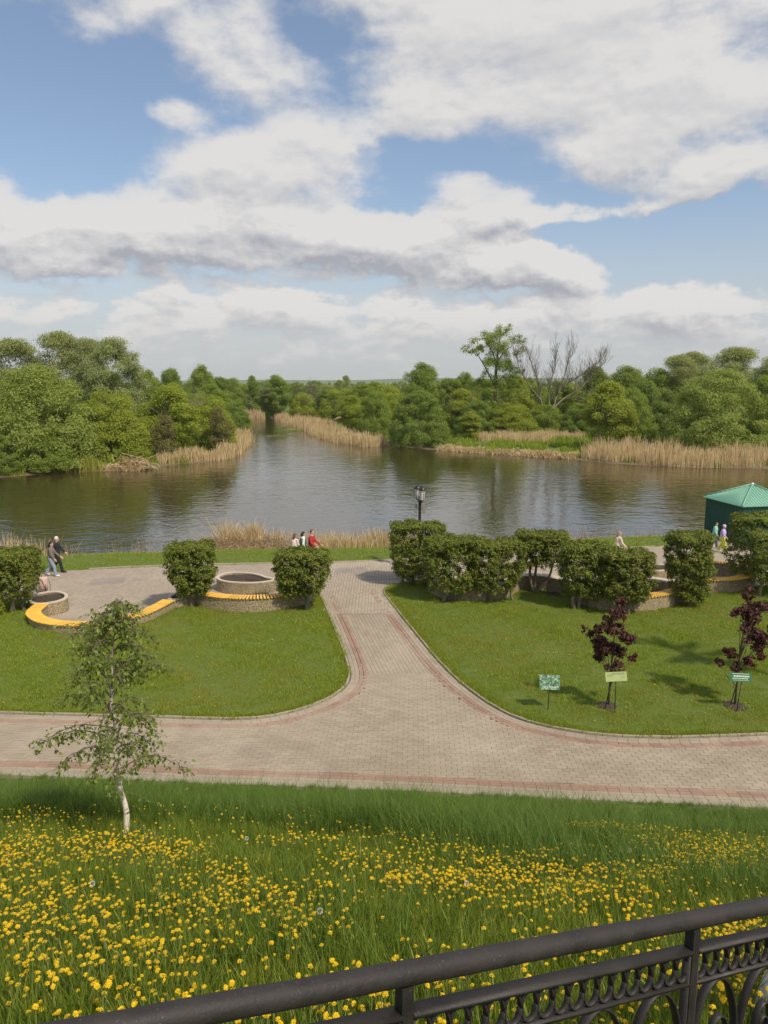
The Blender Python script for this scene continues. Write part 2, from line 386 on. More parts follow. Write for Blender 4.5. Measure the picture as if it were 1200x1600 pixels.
def smooth_line(pts, step=.05, closed=False):
    P = [np.array(p, float) for p in pts]; n = len(P); out = []
    rngk = range(n) if closed else range(n - 1)
    for i in rngk:
        p0 = P[(i - 1) % n] if closed or i > 0 else 2 * P[0] - P[1]
        p1 = P[i]; p2 = P[(i + 1) % n]
        p3 = P[(i + 2) % n] if closed or i + 2 < n else 2 * P[-1] - P[-2]
        k = max(2, int(np.linalg.norm(p2 - p1) / .02))
        for t in np.linspace(0, 1, k, endpoint=False):
            out.append(.5 * (2 * p1 + (p2 - p0) * t + (2 * p0 - 5 * p1 + 4 * p2 - p3) * t * t + (3 * p1 - p0 - 3 * p2 + p3) * t ** 3))
    if not closed: out.append(P[-1])
    out = np.array(out)
    if closed: out = np.vstack([out, out[:1]])
    s_ = np.r_[0, np.cumsum(np.linalg.norm(np.diff(out, axis=0), axis=1))]
    m_ = max(3, int(round(s_[-1] / step)) + 1); ss = np.linspace(0, s_[-1], m_)
    q_ = np.stack([np.interp(ss, s_, out[:, k]) for k in range(out.shape[1])], 1)
    return q_[:-1] if closed else q_
def normals2(L_, closed=False):
    if closed: t = np.roll(L_, -1, 0) - np.roll(L_, 1, 0)
    else: t = np.gradient(L_, axis=0)
    t /= np.linalg.norm(t, axis=1, keepdims=True) + 1e-9
    return t, np.stack([-t[:, 1], t[:, 0]], 1)

# ------------------------------------------------------------------ plan of the place (metres, camera above the origin)
LAWN_A = smooth_line([(-10.57, 19.92), (-6.98, 19.71), (-4.4, 19.55), (-3.3, 19.64), (-2.4, 20.1), (-1.66, 20.85), (-1.24, 21.65), (-1.12, 22.46), (-1.24, 23.72), (-1.62, 25.9), (-2.28, 29.33), (-2.82, 31.83)], .05)
LAWN_B = smooth_line([(1.9, 33.96), (.72, 33.45), (.08, 32.6), (.10, 31.6), (.27, 30.86), (.96, 27.7), (1.87, 23.72), (2.63, 21.37), (3.5, 19.75), (4.55, 18.97), (5.78, 18.56), (7.39, 18.45), (9.94, 18.63)], .05)
A_full = np.vstack([[(-60, 21.5)], [(-30, 20.5)], LAWN_A])
B_full = np.vstack([LAWN_B, [(30, 20.3)], [(60, 22.)]])
NEAR = np.array([(-60, 18.), (-20, 17.0), (-8.95, 16.62), (-4.39, 16.27), (0, 15.96), (4.21, 15.56), (8.26, 15.22), (20, 14.2), (60, 12)])
BENCH_A = [(-13.15, 28.5), (-13.02, 27.5), (-12.55, 26.78), (-11.93, 26.3), (-11.04, 26.05), (-10.17, 26.12), (-9.44, 26.6), (-8.87, 27.37), (-8.57, 28.37), (-8.40, 29.07)]
BENCH_B = [(-7.6, 30.05), (-7.05, 29.72), (-6.4, 29.42), (-5.6, 29.26), (-5.0, 29.28), (-4.3, 29.47), (-3.6, 29.9), (-3.2, 30.6), (-3.15, 31.4), (-3.5, 32.05), (-4.2, 32.35)]
WALL_P = [(2.2, 33.3), (2.12, 32.2), (2.45, 31.25), (3.18, 30.76), (3.95, 30.73), (4.7, 30.95), (5.25, 31.6), (5.75, 32.35), (6.3, 32.6), (6.95, 32.5), (7.55, 31.95), (7.95, 31.2)]
RING_1 = [(8.05, 30.95), (8.15, 30.2), (8.55, 29.6), (9.25, 29.36), (10.1, 29.4), (10.85, 29.62), (11.75, 30.2), (12.25, 31.0), (12.15, 31.75), (11.5, 32.25), (10.6, 32.45), (9.8, 32.4)]
RING_2 = [(13.0, 32.4), (13.6, 32.1), (14.4, 32.02), (15.2, 32.22), (16.1, 32.85), (16.5, 33.7), (16.25, 34.7), (15.4, 35.35), (14.4, 35.6), (13.5, 35.45)]
polyA = np.vstack([A_full, [(-2.95, 31.0), (-3.6, 29.9), (-4.3, 29.5), (-5., 29.3), (-5.6, 29.3), (-6.4, 29.45), (-7.05, 29.75), (-7.8, 30.1), (-8.4, 29.2), (-8.57, 28.4), (-8.87, 27.4), (-9.44, 26.65), (-10.17, 26.15), (-11.04, 26.1), (-11.93, 26.35), (-12.55, 26.85), (-13.02, 27.5), (-13.2, 28.7), (-14.0, 30), (-20, 31.), (-60, 30)]])
polyB = np.vstack([B_full, [(60, 36), (22, 34.5), (16.6, 33.2), (16.1, 32.85), (15.2, 32.25), (14.4, 32.05), (13.4, 32.15), (12.3, 31.2), (11.75, 30.25), (10.85, 29.65), (10.1, 29.45), (9.25, 29.4), (8.55, 29.65), (8.15, 30.2), (7.9, 31.3), (7.5, 32.), (6.95, 32.5), (6.3, 32.6), (5.75, 32.35), (5.25, 31.6), (4.7, 30.95), (3.95, 30.75), (3.18, 30.78), (2.45, 31.25), (2.12, 32.2), (2.2, 33.3)]])
PROM_FAR = np.array([(-60, 28.6), (-18.13, 35.25), (-16.08, 35.75), (-10.42, 36.91), (-2.88, 37.55), (.32, 38.1), (14.92, 41.3), (19, 43.2), (30, 48.5), (60, 62)])
SHORE_N = np.array([(-150, 30), (-60, 36.), (-30, 41), (-21.5, 42.2), (-17.9, 42.), (-14.5, 42.6), (-10.9, 42.9), (-7.4, 43.8), (-3.7, 43.7), (.4, 44.2), (6, 45.4), (11.9, 46.4), (16, 47.2), (18.5, 48), (23, 51), (32, 56), (60, 70), (200, 100)])
SHORE_FL = [(-150, 62), (-70, 70), (-46, 75.5), (-39.2, 78), (-35, 82.5), (-31, 84), (-27, 84), (-25, 90), (-21.1, 93.5), (-19.7, 101.5), (-22.2, 125), (-28, 165), (-35, 199), (-50, 228), (-80, 250)]
SHORE_FR = [(-70, 262), (-38, 232), (-24.5, 200), (-13.6, 163.8), (-4.2, 125.5), (1, 116.8), (8.2, 109), (17, 101.6), (23.8, 96.6), (27.5, 91.4), (35, 87.2), (43.2, 85.9), (60, 86), (100, 92), (220, 110)]
water_poly = np.array([tuple(p) for p in SHORE_N] + SHORE_FR[::-1] + SHORE_FL[::-1])
def inside(P_, poly):
    x, y = P_[:, 0], P_[:, 1]; r_ = np.zeros(len(P_), bool); n = len(poly); j = n - 1
    for i in range(n):
        xi, yi = poly[i]; xj, yj = poly[j]
        c_ = ((yi > y) != (yj > y)) & (x < (xj - xi) * (y - yi) / (yj - yi + 1e-12) + xi)
        r_ ^= c_; j = i
    return r_
def dist_poly(P_, poly, closed=True):
    dmin = np.full(len(P_), 1e9); n = len(poly)
    for i in range(n if closed else n - 1):
        a = np.array(poly[i], float); b = np.array(poly[(i + 1) % n], float); ab = b - a
        t = np.clip(((P_ - a) @ ab) / (ab @ ab + 1e-12), 0, 1)
        dmin = np.minimum(dmin, np.linalg.norm(P_ - (a + t[:, None] * ab), axis=1))
    return dmin
_ph = rng.uniform(0, 6.28, 40)
def wob2(P_, f):
    x, y = P_[:, 0] * f, P_[:, 1] * f
    return (np.sin(x * 1.0 + y * .6 + _ph[0]) + np.sin(x * .7 - y * 1.3 + _ph[1]) + np.sin(x * 1.9 + y * 1.7 + _ph[2]) * .6 + np.sin(-x * 2.7 + y * 2.1 + _ph[3]) * .4) / 3.
ss = lambda a, b, x: (lambda t: t * t * (3 - 2 * t))(np.clip((x - a) / (b - a), 0, 1))
def ground_z(P_):
    P_ = np.asarray(P_, float); x, y = P_[:, 0], P_[:, 1]
    ny = np.interp(x, NEAR[:, 0], NEAR[:, 1]); fy = np.interp(x, PROM_FAR[:, 0], PROM_FAR[:, 1])
    z = np.full(len(P_), -.14)
    bank = np.maximum(7.51 - .4636 * y, 7.51 - .4636 * np.minimum(y, ny) - .0)
    wb = ss(1.5, 8., y); bank = np.where(y < ny, (1 - wb) * np.maximum(7.51 - .4636 * y, 0) + wb * .4636 * np.maximum(ny - y, 0) + .04, 0)
    tq = np.clip((ny - y) / 6.5, 0, 1); bank = bank - .42 * np.sin(math.pi * tq ** .75) ** 1.0 * (y < ny)
    bank += wob2(P_, 1.1) * .05 * ss(0, 1.5, ny - y)
    bank = np.where(y < 1.2, np.minimum(bank, 7.0), bank)
    z = np.where(y < ny - .13, bank, z)
    for poly, rise in ((polyA, .20), (polyB, .06)):
        sel = inside(P_, poly) & (y >= ny)
        if sel.any():
            Q = P_[sel]; dd = dist_poly(Q, poly)
            core = dd > .10; sel[np.where(sel)[0][~core]] = False; Q = Q[core]; dd = dd[core]
            if poly is polyA: rr = .22 * ss(.0, 2.6, dist_poly(Q, A_full, False)) * ss(-6.5, -9., Q[:, 0])
            else: rr = .05 * ss(0, 2.5, dd)
            z[sel] = .045 + rr + wob2(Q, .8) * .02 * ss(0, .8, dd)
    beyond = y > fy
    if beyond.any():
        Q = P_[beyond]; w_ = inside(Q, water_poly); dd = dist_poly(Q, water_poly)
        far = Q[:, 1] > 70
        zl = np.where(far, -.8 + np.minimum(dd * .12, .45), -.80 + np.minimum(dd * .25, .83)) + wob2(Q, .35) * .05 * ss(.3, 3, dd)
        zl = np.where(far, zl, np.minimum(zl, .02))
        zw = -.8 - np.minimum(dd * .25, 1.6) - .02
        z[beyond] = np.where(w_, zw, zl)
    return z
gz = lambda x, y: float(ground_z(np.array([[x, y]]))[0])

def axis(lo, hi, st, grow, far, sym):
    a = list(np.arange(lo, hi + 1e-6, st)); s_ = st; v = hi
    while v < far: s_ *= grow; v += s_; a.append(v)
    if sym:
        s_ = st; v = lo
        while v > -far: s_ *= grow; v -= s_; a.insert(0, v)
    return np.array(a)
xs = axis(-19, 22, .25, 1.13, 7500, True)
ys = np.r_[np.arange(-30, -2, 4.), np.arange(-2, 36, .25), np.arange(36, 52, .4), np.arange(52, 240, 1.6)]
v_, s_ = ys[-1], 1.6
yy = []
while v_ < 9000: s_ *= 1.13; v_ += s_; yy.append(v_)
ys = np.r_[ys, yy]
XX, YY = np.meshgrid(xs, ys); P2 = np.stack([XX.ravel(), YY.ravel()], 1)
ZZ = ground_z(P2)
nx, ny_ = len(xs), len(ys); idx = np.arange(nx * ny_).reshape(ny_, nx)
Fq = np.stack([idx[:-1, :-1], idx[:-1, 1:], idx[1:, 1:], idx[1:, :-1]], -1).reshape(-1, 4)
tag(obj('ground', arr_mesh('ground', np.c_[P2, ZZ], Fq, M['ground'], smooth=True)), kind='structure')

# water sheet
tag(obj('river_water', arr_mesh('river_water', [(-170, 28, -.8), (240, 28, -.8), (240, 275, -.8), (-170, 275, -.8)], [(0, 1, 2, 3)], M['water'])), kind='structure')

# ------------------------------------------------------------------ paving
def poly_mesh(name, pts, z, mat):
    bm = bmesh.new(); vs = [bm.verts.new((x, y, z)) for x, y in pts]; f = bm.faces.new(vs)
    if f.normal.z < 0: f.normal_flip()
    bmesh.ops.triangulate(bm, faces=[f]); me = bpy.data.meshes.new(name); bm.to_mesh(me); bm.free(); me.materials.append(mat); return me
# promenade and plazas: from the end of the brick path out to the lakeside
prom_line = [(-60, 19), (-60, 28.6), (-18.13, 35.25), (-16.08, 35.75), (-10.42, 36.91), (-2.88, 37.55), (.32, 38.1), (14.92, 41.3), (19, 43.2), (30, 48.5), (60, 62), (60, 30), (20, 30), (20, 28.4), (-20, 28.4), (-20, 25), (-60, 25)]
prom_line = [(-40, 31.8), (-18.13, 35.25), (-16.08, 35.75), (-10.42, 36.91), (-2.88, 37.55), (.32, 38.1), (14.92, 41.3), (19, 43.2), (30, 48.5), (50, 57.5), (50, 33), (17, 31.6), (13, 29), (8, 29), (5.5, 30.2), (2, 30.2), (.4, 29.0), (-2.3, 29.0), (-9, 25.6), (-13.5, 25.6), (-14.5, 29), (-40, 29)]
# ground under the lawns lies above this sheet, so it only shows where paving is
prom = tag(obj('promenade', poly_mesh('promenade', prom_line, 0.0, M['plaza'])), kind='structure')
# darker laid panels in the plaza; the last paints in the hedge's cast shadow
mb = MB()
for cx, cy, w_, d_, rz in ((-12.6, 34.0, 1.5, 1.1, .18), (-11.2, 34.3, .7, .5, .18), (-9.1, 34.6, 1.7, 1.0, .18), (-1.6, 36.0, 1.6, 1.0, .2), (.0, 34.6, 1.6, .9, .25)):
    mb.box((cx, cy, .0035), (w_, d_, .006), Matrix.Rotation(rz, 3, 'Z'))
o = mb.build('panel_and_shadow', M['plaza_dark'], prom)

path = tag(obj('brick_path', poly_mesh('brick_path', [(-40, 17.45), (-20, 17.0), (-8.95, 16.62), (-4.39, 16.27), (0, 15.96), (4.21, 15.56), (8.26, 15.22), (20, 14.2), (40, 13.1), (40, 20.6), (9.94, 18.7), (1.2, 29.6), (-3, 29.6), (-1.6, 23), (-5, 20.5), (-40, 21.)], -.055, M['joint'])), kind='structure')
BL, BW, BH, GAP = .26, .13, .055, .013
bricks = []     # (x, y, z, angle, red)
def lay(line, side, offs, red, z, minx=-13.5, maxx=14):
    """stones laid end to end along a line, offset sideways"""
    t_, n_ = normals2(line); L2 = (line + n_ * side * offs)[(0, 3)[int(round(offs / BW)) % 2]:]
    q_ = smooth_line(L2, BL); t2, _ = normals2(q_)
    for p_, a_ in zip((q_[:-1] + q_[1:]) / 2, t2[:-1]):
        if minx < p_[0] < maxx: bricks.append((p_[0], p_[1], z, math.atan2(a_[1], a_[0]), red))
ext_A = np.vstack([smooth_line([(-16, 20.07), (-13, 20.0), (-10.62, 19.92)], .05), LAWN_A])
ext_B = np.vstack([LAWN_B, smooth_line([(10.0, 18.63), (12, 18.8), (16, 19.2)], .05)])
near_l = smooth_line([tuple(p) for p in NEAR[1:-1]], .1)
selA = ext_A[ext_A[:, 1] < 31.5]; selB = ext_B[ext_B[:, 1] < 32.6]
for k, red in enumerate((0, 0, 1, 1)):
    o_ = .10 + BW * (k + .5)
    lay(selA, -1, o_, red, .0, -13.5, 14); lay(selB, -1, o_, red, .0, -13, 13.5)
for k, red in enumerate((0, 0, 1, 1)):
    lay(near_l, 1, .04 + BW * (k + .5), red, .0, -12, 11.5)
# field of the front path: rows across the picture, running bond
def near_y(x): return np.interp(x, NEAR[:, 0], NEAR[:, 1])
dir2 = np.array((.19, -.982)); dir2 /= np.linalg.norm(dir2); nor2 = np.array((dir2[1], -dir2[0]))
cand = []
ROT = R(-2.2); cR, sR = math.cos(ROT), math.sin(ROT)
for r_ in range(-20, 62):
    for c_ in range(-60, 61):
        u_ = (c_ + (.5 if r_ % 2 else 0)) * BL; v_ = r_ * BW
        x_, y_ = u_ * cR - v_ * sR, 16.0 + u_ * sR + v_ * cR
        if y_ < 22.75: cand.append((x_, y_, ROT))
for r_ in range(-40, 41):
    for c_ in range(-10, 50):
        s_ = (c_ + (.5 if r_ % 2 else 0)) * BL
        p_ = np.array((.55, 22.0)) - dir2 * s_ + nor2 * (r_ * BW)
        if 22.55 < p_[1] < 30.8: cand.append((p_[0], p_[1], math.atan2(dir2[1], dir2[0])))
cand = np.array(cand)
pf = np.vstack([near_l[(near_l[:, 0] > -14) & (near_l[:, 0] < 14)], ext_B[::-1][ext_B[::-1][:, 1] < 32.3], ext_A[::-1][ext_A[::-1][:, 1] < 31.6]])
ok = inside(cand[:, :2], pf) & (dist_poly(cand[:, :2], pf) > .10 + BW * 3.35) & (np.abs(cand[:, 0]) < 12.5)
okn = ok
for x_, y_, a_ in cand[okn]: bricks.append((x_, y_, -.004 if abs(a_) < .3 else -.010, a_, 0))
bricks = np.array(bricks)
vis = (np.abs(bricks[:, 0]) < .49 * bricks[:, 1])
order = np.argsort(np.where(vis, np.hypot(bricks[:, 0], bricks[:, 1]), 1e6))
single = set(order[:300].tolist())
def brick_mesh(red):
    mb = MB(); mb.box((0, 0, -BH / 2), (BL - .004, BW - GAP, BH), ch=.006); return mb.mesh('brick', M['paver_red' if red else 'paver'])
bm_g, bm_r = brick_mesh(0), brick_mesh(1)
rest = {0: MB(), 1: MB()}
for i, (x_, y_, z_, a_, red) in enumerate(bricks):
    dz = rng.normal(0, .0016); a_ += rng.normal(0, .006); red = int(red)
    if i in single:
        o = obj('brick', bm_r if red else bm_g, path, (x_, y_, z_ + dz)); o.rotation_euler = (0, 0, a_)
    else:
        tv = rng.random() if rng.random() > .02 + .25 * (np.hypot(x_ - 4.6, (y_ - 17.9) * 2) < .9) else -1.2
        rest[red].box((x_, y_, z_ - BH / 2 + dz), (BL - .004, BW - (GAP if abs(a_) < .3 or red else .004), BH), Euler((rng.normal(0, .012), rng.normal(0, .006), a_)).to_matrix(), tv, .006)
tag(rest[0].build('paving_bricks', M['paver'], path), kind='stuff')
tag(rest[1].build('red_paving_bricks', M['paver_red'], path), kind='stuff')
# kerb stones
kerbs = tag(bpy.data.objects.new('kerb', None), kind='structure'); link(kerbs)
def kerb(line, side, offs, h, w_, ln):
    t_, n_ = normals2(line); q_ = smooth_line(line + n_ * side * offs, ln); t2, _ = normals2(q_)
    for a, b in zip(q_[:-1], q_[1:]):
        if abs(a[0]) > 15: continue
        c_ = (a + b) / 2; d_ = b - a; L_ = np.linalg.norm(d_)
        mb = MB(); mb.box((0, 0, -.08), (L_ - .008, w_, .16), ch=.008)
        o = mb.build('kerb_stone', M['kerb'], kerbs, (c_[0], c_[1], h + rng.normal(0, .003))); o.rotation_euler = (0, 0, math.atan2(d_[1], d_[0]))
kerb(ext_A, -1, .045, .05, .065, .5); kerb(ext_B, -1, .045, .05, .065, .5)
kerb(near_l, 1, -.05, .02, .15, .6)
kerb(smooth_line([(-18.13, 35.25), (-16.08, 35.75), (-10.42, 36.91), (-2.88, 37.55), (.32, 38.1), (14.92, 41.3)], .1), 1, .05, .05, .10, 1.)

# ------------------------------------------------------------------ seat walls and planters
def sweep(mb, line, half, z0, z1, closed=False):
    t_, n_ = normals2(line, closed); A = line + n_ * half; B = line - n_ * half; vs = []
    for a, b in zip(A, B): vs += [(a[0], a[1], z0), (a[0], a[1], z1), (b[0], b[1], z1), (b[0], b[1], z0)]
    n = len(line); fs = []
    for i in range(n if closed else n - 1):
        j = (i + 1) % n
        for k in range(4): fs.append((i * 4 + k, j * 4 + k, j * 4 + (k + 1) % 4, i * 4 + (k + 1) % 4))
    if not closed: fs += [(0, 1, 2, 3), (n * 4 - 1, n * 4 - 2, n * 4 - 3, n * 4 - 4)]
    mb.add(vs, fs)
def seat_wall(label, line, spans, copes, top=.53, name='curved_bench', cat='bench', group=None, half=.20):
    t = thing(name, label, cat, (line[0][0], line[0][1], 0), group=group); org = np.array(line[0])
    Ln = smooth_line(line, .08) - org
    mb = MB(); sweep(mb, Ln, half, -.12, top); mb.build('wall', M['pebble'], t)
    S_ = np.r_[0, np.cumsum(np.linalg.norm(np.diff(Ln, axis=0), axis=1))]; tot_ = S_[-1]
    rail = MB(); me = None
    for a, b in spans:
        a *= tot_; b *= tot_
        seg = np.array([[np.interp(s_, S_, Ln[:, 0]), np.interp(s_, S_, Ln[:, 1])] for s_ in np.arange(a, b, .08)])
        t2, n2 = normals2(seg)
        for off in (-.14, .14):
            r2 = MB(); sweep(rail, seg + n2 * off, .02, top, top + .035)
        if me is None:
            m1 = MB(); m1.box((0, 0, 0), (.078, .53, .034), ch=.006); me = m1.mesh('slat', M['orange'])
        for s_ in np.arange(a + .05, b, .128):
            x_, y_ = np.interp(s_, S_, Ln[:, 0]), np.interp(s_, S_, Ln[:, 1])
            x2, y2 = np.interp(min(s_ + .05, tot_), S_, Ln[:, 0]), np.interp(min(s_ + .05, tot_), S_, Ln[:, 1])
            x1, y1 = np.interp(s_ - .05, S_, Ln[:, 0]), np.interp(s_ - .05, S_, Ln[:, 1])
            o = obj('slat', me, t, (x_, y_, top + .052 + rng.normal(0, .002))); o.rotation_euler = (0, 0, math.atan2(y2 - y1, x2 - x1) + rng.normal(0, .008))
    if rail.V: rail.build('seat_rail', M['black_metal'], t)
    for a, b in copes:
        seg = np.array([[np.interp(s_, S_, Ln[:, 0]), np.interp(s_, S_, Ln[:, 1])] for s_ in np.linspace(a * tot_, b * tot_, max(4, int((b - a) * tot_ / .08)))])
        c_ = MB(); sweep(c_, seg, half + .025, top, top + .05); c_.build('coping', M['coping'], t)
    return t
def planter(label, ring, top=.50, w_=.065, group='planters along the promenade'):
    c0 = np.mean(np.array(ring), 0); t = thing('planter', label, 'planter', (c0[0], c0[1], 0), group=group)
    Ln = smooth_line(ring, .07, True) - c0
    mb = MB(); sweep(mb, Ln, w_ * .85, -.12, top, True); mb.build('wall', M['pebble'], t)
    c_ = MB(); sweep(c_, Ln, w_, top, top + .05, True); c_.build('coping', M['coping'], t)
    n_ = len(Ln); vs = [(0, 0, top - .02)] + [(x * .55 + rng.normal(0, .02), y * .55, top - .03 + rng.normal(0, .02)) for x, y in Ln] + [(x, y, top - .06) for x, y in Ln]
    fs = [(0, 1 + i, 1 + (i + 1) % n_) for i in range(n_)] + [(1 + i, 1 + n_ + i, 1 + n_ + (i + 1) % n_, 1 + (i + 1) % n_) for i in range(n_)]
    s_ = MB(); s_.add(vs, fs, True); s_.build('soil', M['soil'], t); return t
seat_wall('curved pebble-dash bench with bright orange slats beside the birch sapling', BENCH_A, [(0.0, 1.0)], [], .50, group='curved benches')
planter('small round white-rimmed planter at the far left end of the orange bench', [(-13.2, 28.6), (-12.75, 28.9), (-12.6, 29.4), (-12.9, 30.0), (-13.5, 30.3), (-14.0, 29.9), (-13.95, 29.2), (-13.6, 28.7)])
planter('soil-filled planter with dark rim behind the lone clipped thuja, joining two benches', [(-8.45, 29.25), (-8.1, 29.25), (-7.6, 29.8), (-7.35, 30.15), (-7.6, 30.4), (-8.1, 30.25), (-8.5, 29.8)])
seat_wall('curved bench with orange slats between the two lone clipped thujas', BENCH_B, [(0.06, .62), (.88, 1.)], [(.62, .88)], .55, group='curved benches')
planter('teardrop planter with white rim and bare soil behind the middle bench', [(-7.25, 32.5), (-6.95, 32.05), (-6.4, 31.78), (-5.6, 31.7), (-4.95, 31.95), (-4.75, 32.3), (-5.15, 32.6), (-5.5, 33.0), (-6.1, 33.4), (-6.85, 33.45), (-7.2, 33.05)])
seat_wall('long curved retaining wall with white coping beneath the big thuja hedge', WALL_P, [], [(0, 1)], .62, 'garden_wall', 'wall')
seat_wall('curved bench with weathered orange slats at the purple maple behind the pale sign', RING_1, [(0.03, .68)], [(.68, 1.)], .55, group='curved benches')
seat_wall('oval ring bench with orange slats nearest the green shed', RING_2, [(0., 1.)], [], .55, group='curved benches')
planter('low planter with two white rims seen between the clipped hedges by the oval bench', [(11.5, 34.1), (12.3, 33.8), (13.1, 34.1), (13.2, 34.7), (12.4, 35.1), (11.6, 34.8)])

# ------------------------------------------------------------------ foliage builders
def unit(v): return v / (np.linalg.norm(v, axis=-1, keepdims=True) + 1e-9)
def cards(P_, N_, size, asp=.5, T=None, bend=.0):
    """one leaf per point: a folded kite of two triangles"""
    n = len(P_); N_ = unit(N_)
    r_ = rng.normal(size=(n, 3)) if T is None else T
    t = unit(r_ - (r_ * N_).sum(1, keepdims=True) * N_); b = np.cross(N_, t)
    s_ = (size * np.ones(n))[:, None]
    v = np.stack([P_ - t * s_ * .5, P_ + b * s_ * asp * .5 + N_ * s_ * bend, P_ + t * s_ * .5, P_ - b * s_ * asp * .5 + N_ * s_ * bend], 1).reshape(-1, 3)
    f = np.arange(4 * n).reshape(n, 4)
    return v, f
def crown_mesh(name, C_, r_, mat, n, size, zmin=0., up=.30, jit=.65, asp=.6, droop=0., fill=.22, shell=(.50, 1.12)):
    C_ = np.array(C_, float); r_ = np.array(r_, float); w_ = r_ ** 2; k = rng.choice(len(C_), n, p=w_ / w_.sum())
    d_ = unit(rng.normal(size=(n, 3))); d_[:, 2] = np.where(rng.random(n) < .35, np.abs(d_[:, 2]), d_[:, 2])
    rad = r_[k] * (shell[0] + (shell[1] - shell[0]) * rng.random(n) ** .6)
    inn = rng.random(n) < fill; rad = np.where(inn, r_[k] * rng.random(n) * .8, rad)
    wisp = rng.random(n) < .07; rad = np.where(wisp, r_[k] * rng.uniform(1.0, 1.5, n), rad)
    P_ = C_[k] + d_ * rad[:, None] * np.array((1, 1, .85))
    P_[:, 2] = np.where(P_[:, 2] < zmin, zmin + rng.random(n) * .5, P_[:, 2])
    ct = C_.mean(0); outw = unit(P_ - np.array((ct[0], ct[1], ct[2] * .6)))
    N_ = unit(d_ * .8 + outw * .5 + rng.normal(size=(n, 3)) * jit + np.array((0, 0, up)))
    T = None
    if droop: T = rng.normal(size=(n, 3)) * (1 - droop) + np.array((0, 0, -1.)) * droop * 2 + d_ * .3
    tint_c = rng.random(len(C_)); tint = np.clip(.30 * tint_c[k] + .42 * rng.random(n) + .14, 0, 1)
    v, f = cards(P_, N_, size * rng.uniform(.6, 1.35, n), asp, T, .08)
    return arr_mesh(name, v, f, mat, np.repeat(tint, 4))
def branch_rec(mb, p, d, L_, r_, depth, spread=.5, upb=.12, minr=.012, nseg=4, gnarl=.16, tips=None):
    pts = [Vector(p)]; rr = [r_]; d = Vector(d).normalized()
    for i in range(nseg):
        d = (d + Vector(rng.normal(size=3)) * gnarl + Vector((0, 0, upb * .5))).normalized()
        pts.append(pts[-1] + d * (L_ / nseg)); rr.append(r_ * (1 - .5 * (i + 1) / nseg))
    mb.tube(pts, [max(x, minr) for x in rr], 6 if r_ > .05 else 4, False)
    if tips is not None and depth <= 1: tips += [np.array(p_) for p_ in pts[1:]]
    if depth <= 0: return
    nb = int(rng.integers(2, 4)) + (1 if depth > 2 else 0)
    for i in range(nb):
        k = int(rng.integers(1, nseg + 1)); ax = Vector(rng.normal(size=3)).normalized()
        nd = (d * (1 - spread) + ax * spread + Vector((0, 0, upb))).normalized()
        branch_rec(mb, pts[k], nd, L_ * rng.uniform(.5, .8), max(rr[k] * .62, minr), depth - 1, spread, upb, minr, nseg, gnarl, tips)
def trunk_mesh(name, h_, r_, mat, lean=.05, limbs=5, zl=.35):
    mb = MB(); pts = [Vector((0, 0, -.4))]; 
    for i in range(1, 8): pts.append(Vector((math.sin(i * 1.3) * lean * h_ * .3, math.cos(i * .9) * lean * h_ * .3, h_ * .85 * i / 7)))
    mb.tube(pts, [r_ * (1.25 if i == 0 else 1 - .8 * i / 7) for i in range(8)], 8, False)
    for i in range(limbs):
        a = 2 * math.pi * i / limbs + rng.uniform(0, 1); k = int(2 + i % 4)
        branch_rec(mb, pts[k], (math.cos(a), math.sin(a), .7), h_ * .32, r_ * .45, 2, .45, .15, .02, 3)
    return mb.mesh(name, mat)
def dome_clumps(n, rx, ry, rz, rc, zoff=0., base=True):
    C_, r_ = [], []; n = int(n * 1.7); rc *= .72
    for i in range(n):
        d_ = unit(rng.normal(size=3)); d_[2] = abs(d_[2]); q_ = rng.uniform(rc * .65, rc * 1.35)
        C_.append((d_[0] * (rx - q_ * .6), d_[1] * (ry - q_ * .6), zoff + d_[2] * (rz - q_ * .8))); r_.append(q_)
    if base:
        for i in range(n // 2):
            a = rng.uniform(0, 6.28); q_ = rng.uniform(rc * .7, rc * 1.2); C_.append((math.cos(a) * (rx - q_ * .5) * .97, math.sin(a) * (ry - q_ * .5) * .97, zoff + rng.uniform(0, rz * .4))); r_.append(q_)
    for i in range(n // 4):
        C_.append((rng.uniform(-.5, .5) * rx, rng.uniform(-.5, .5) * ry, zoff + rng.uniform(.2, .7) * rz)); r_.append(rc * 1.3)
    return C_, r_
def ball_clumps(n, rx, ry, z0, z1, rc, top=.0):
    C_, r_ = [], []; n = int(n * 1.9); rc *= .74; cz = (z0 + z1) / 2; rz = (z1 - z0) / 2
    for i in range(n):
        d_ = unit(rng.normal(size=3)); q_ = rng.uniform(rc * .6, rc * 1.4); f_ = rng.uniform(.38, 1.)
        zz = d_[2]; sc = 1 - top * max(zz, 0)
        C_.append((d_[0] * (rx - q_ * .6) * f_ * sc, d_[1] * (ry - q_ * .6) * f_ * sc, cz + zz * (rz - q_ * .7))); r_.append(q_)
    return C_, r_
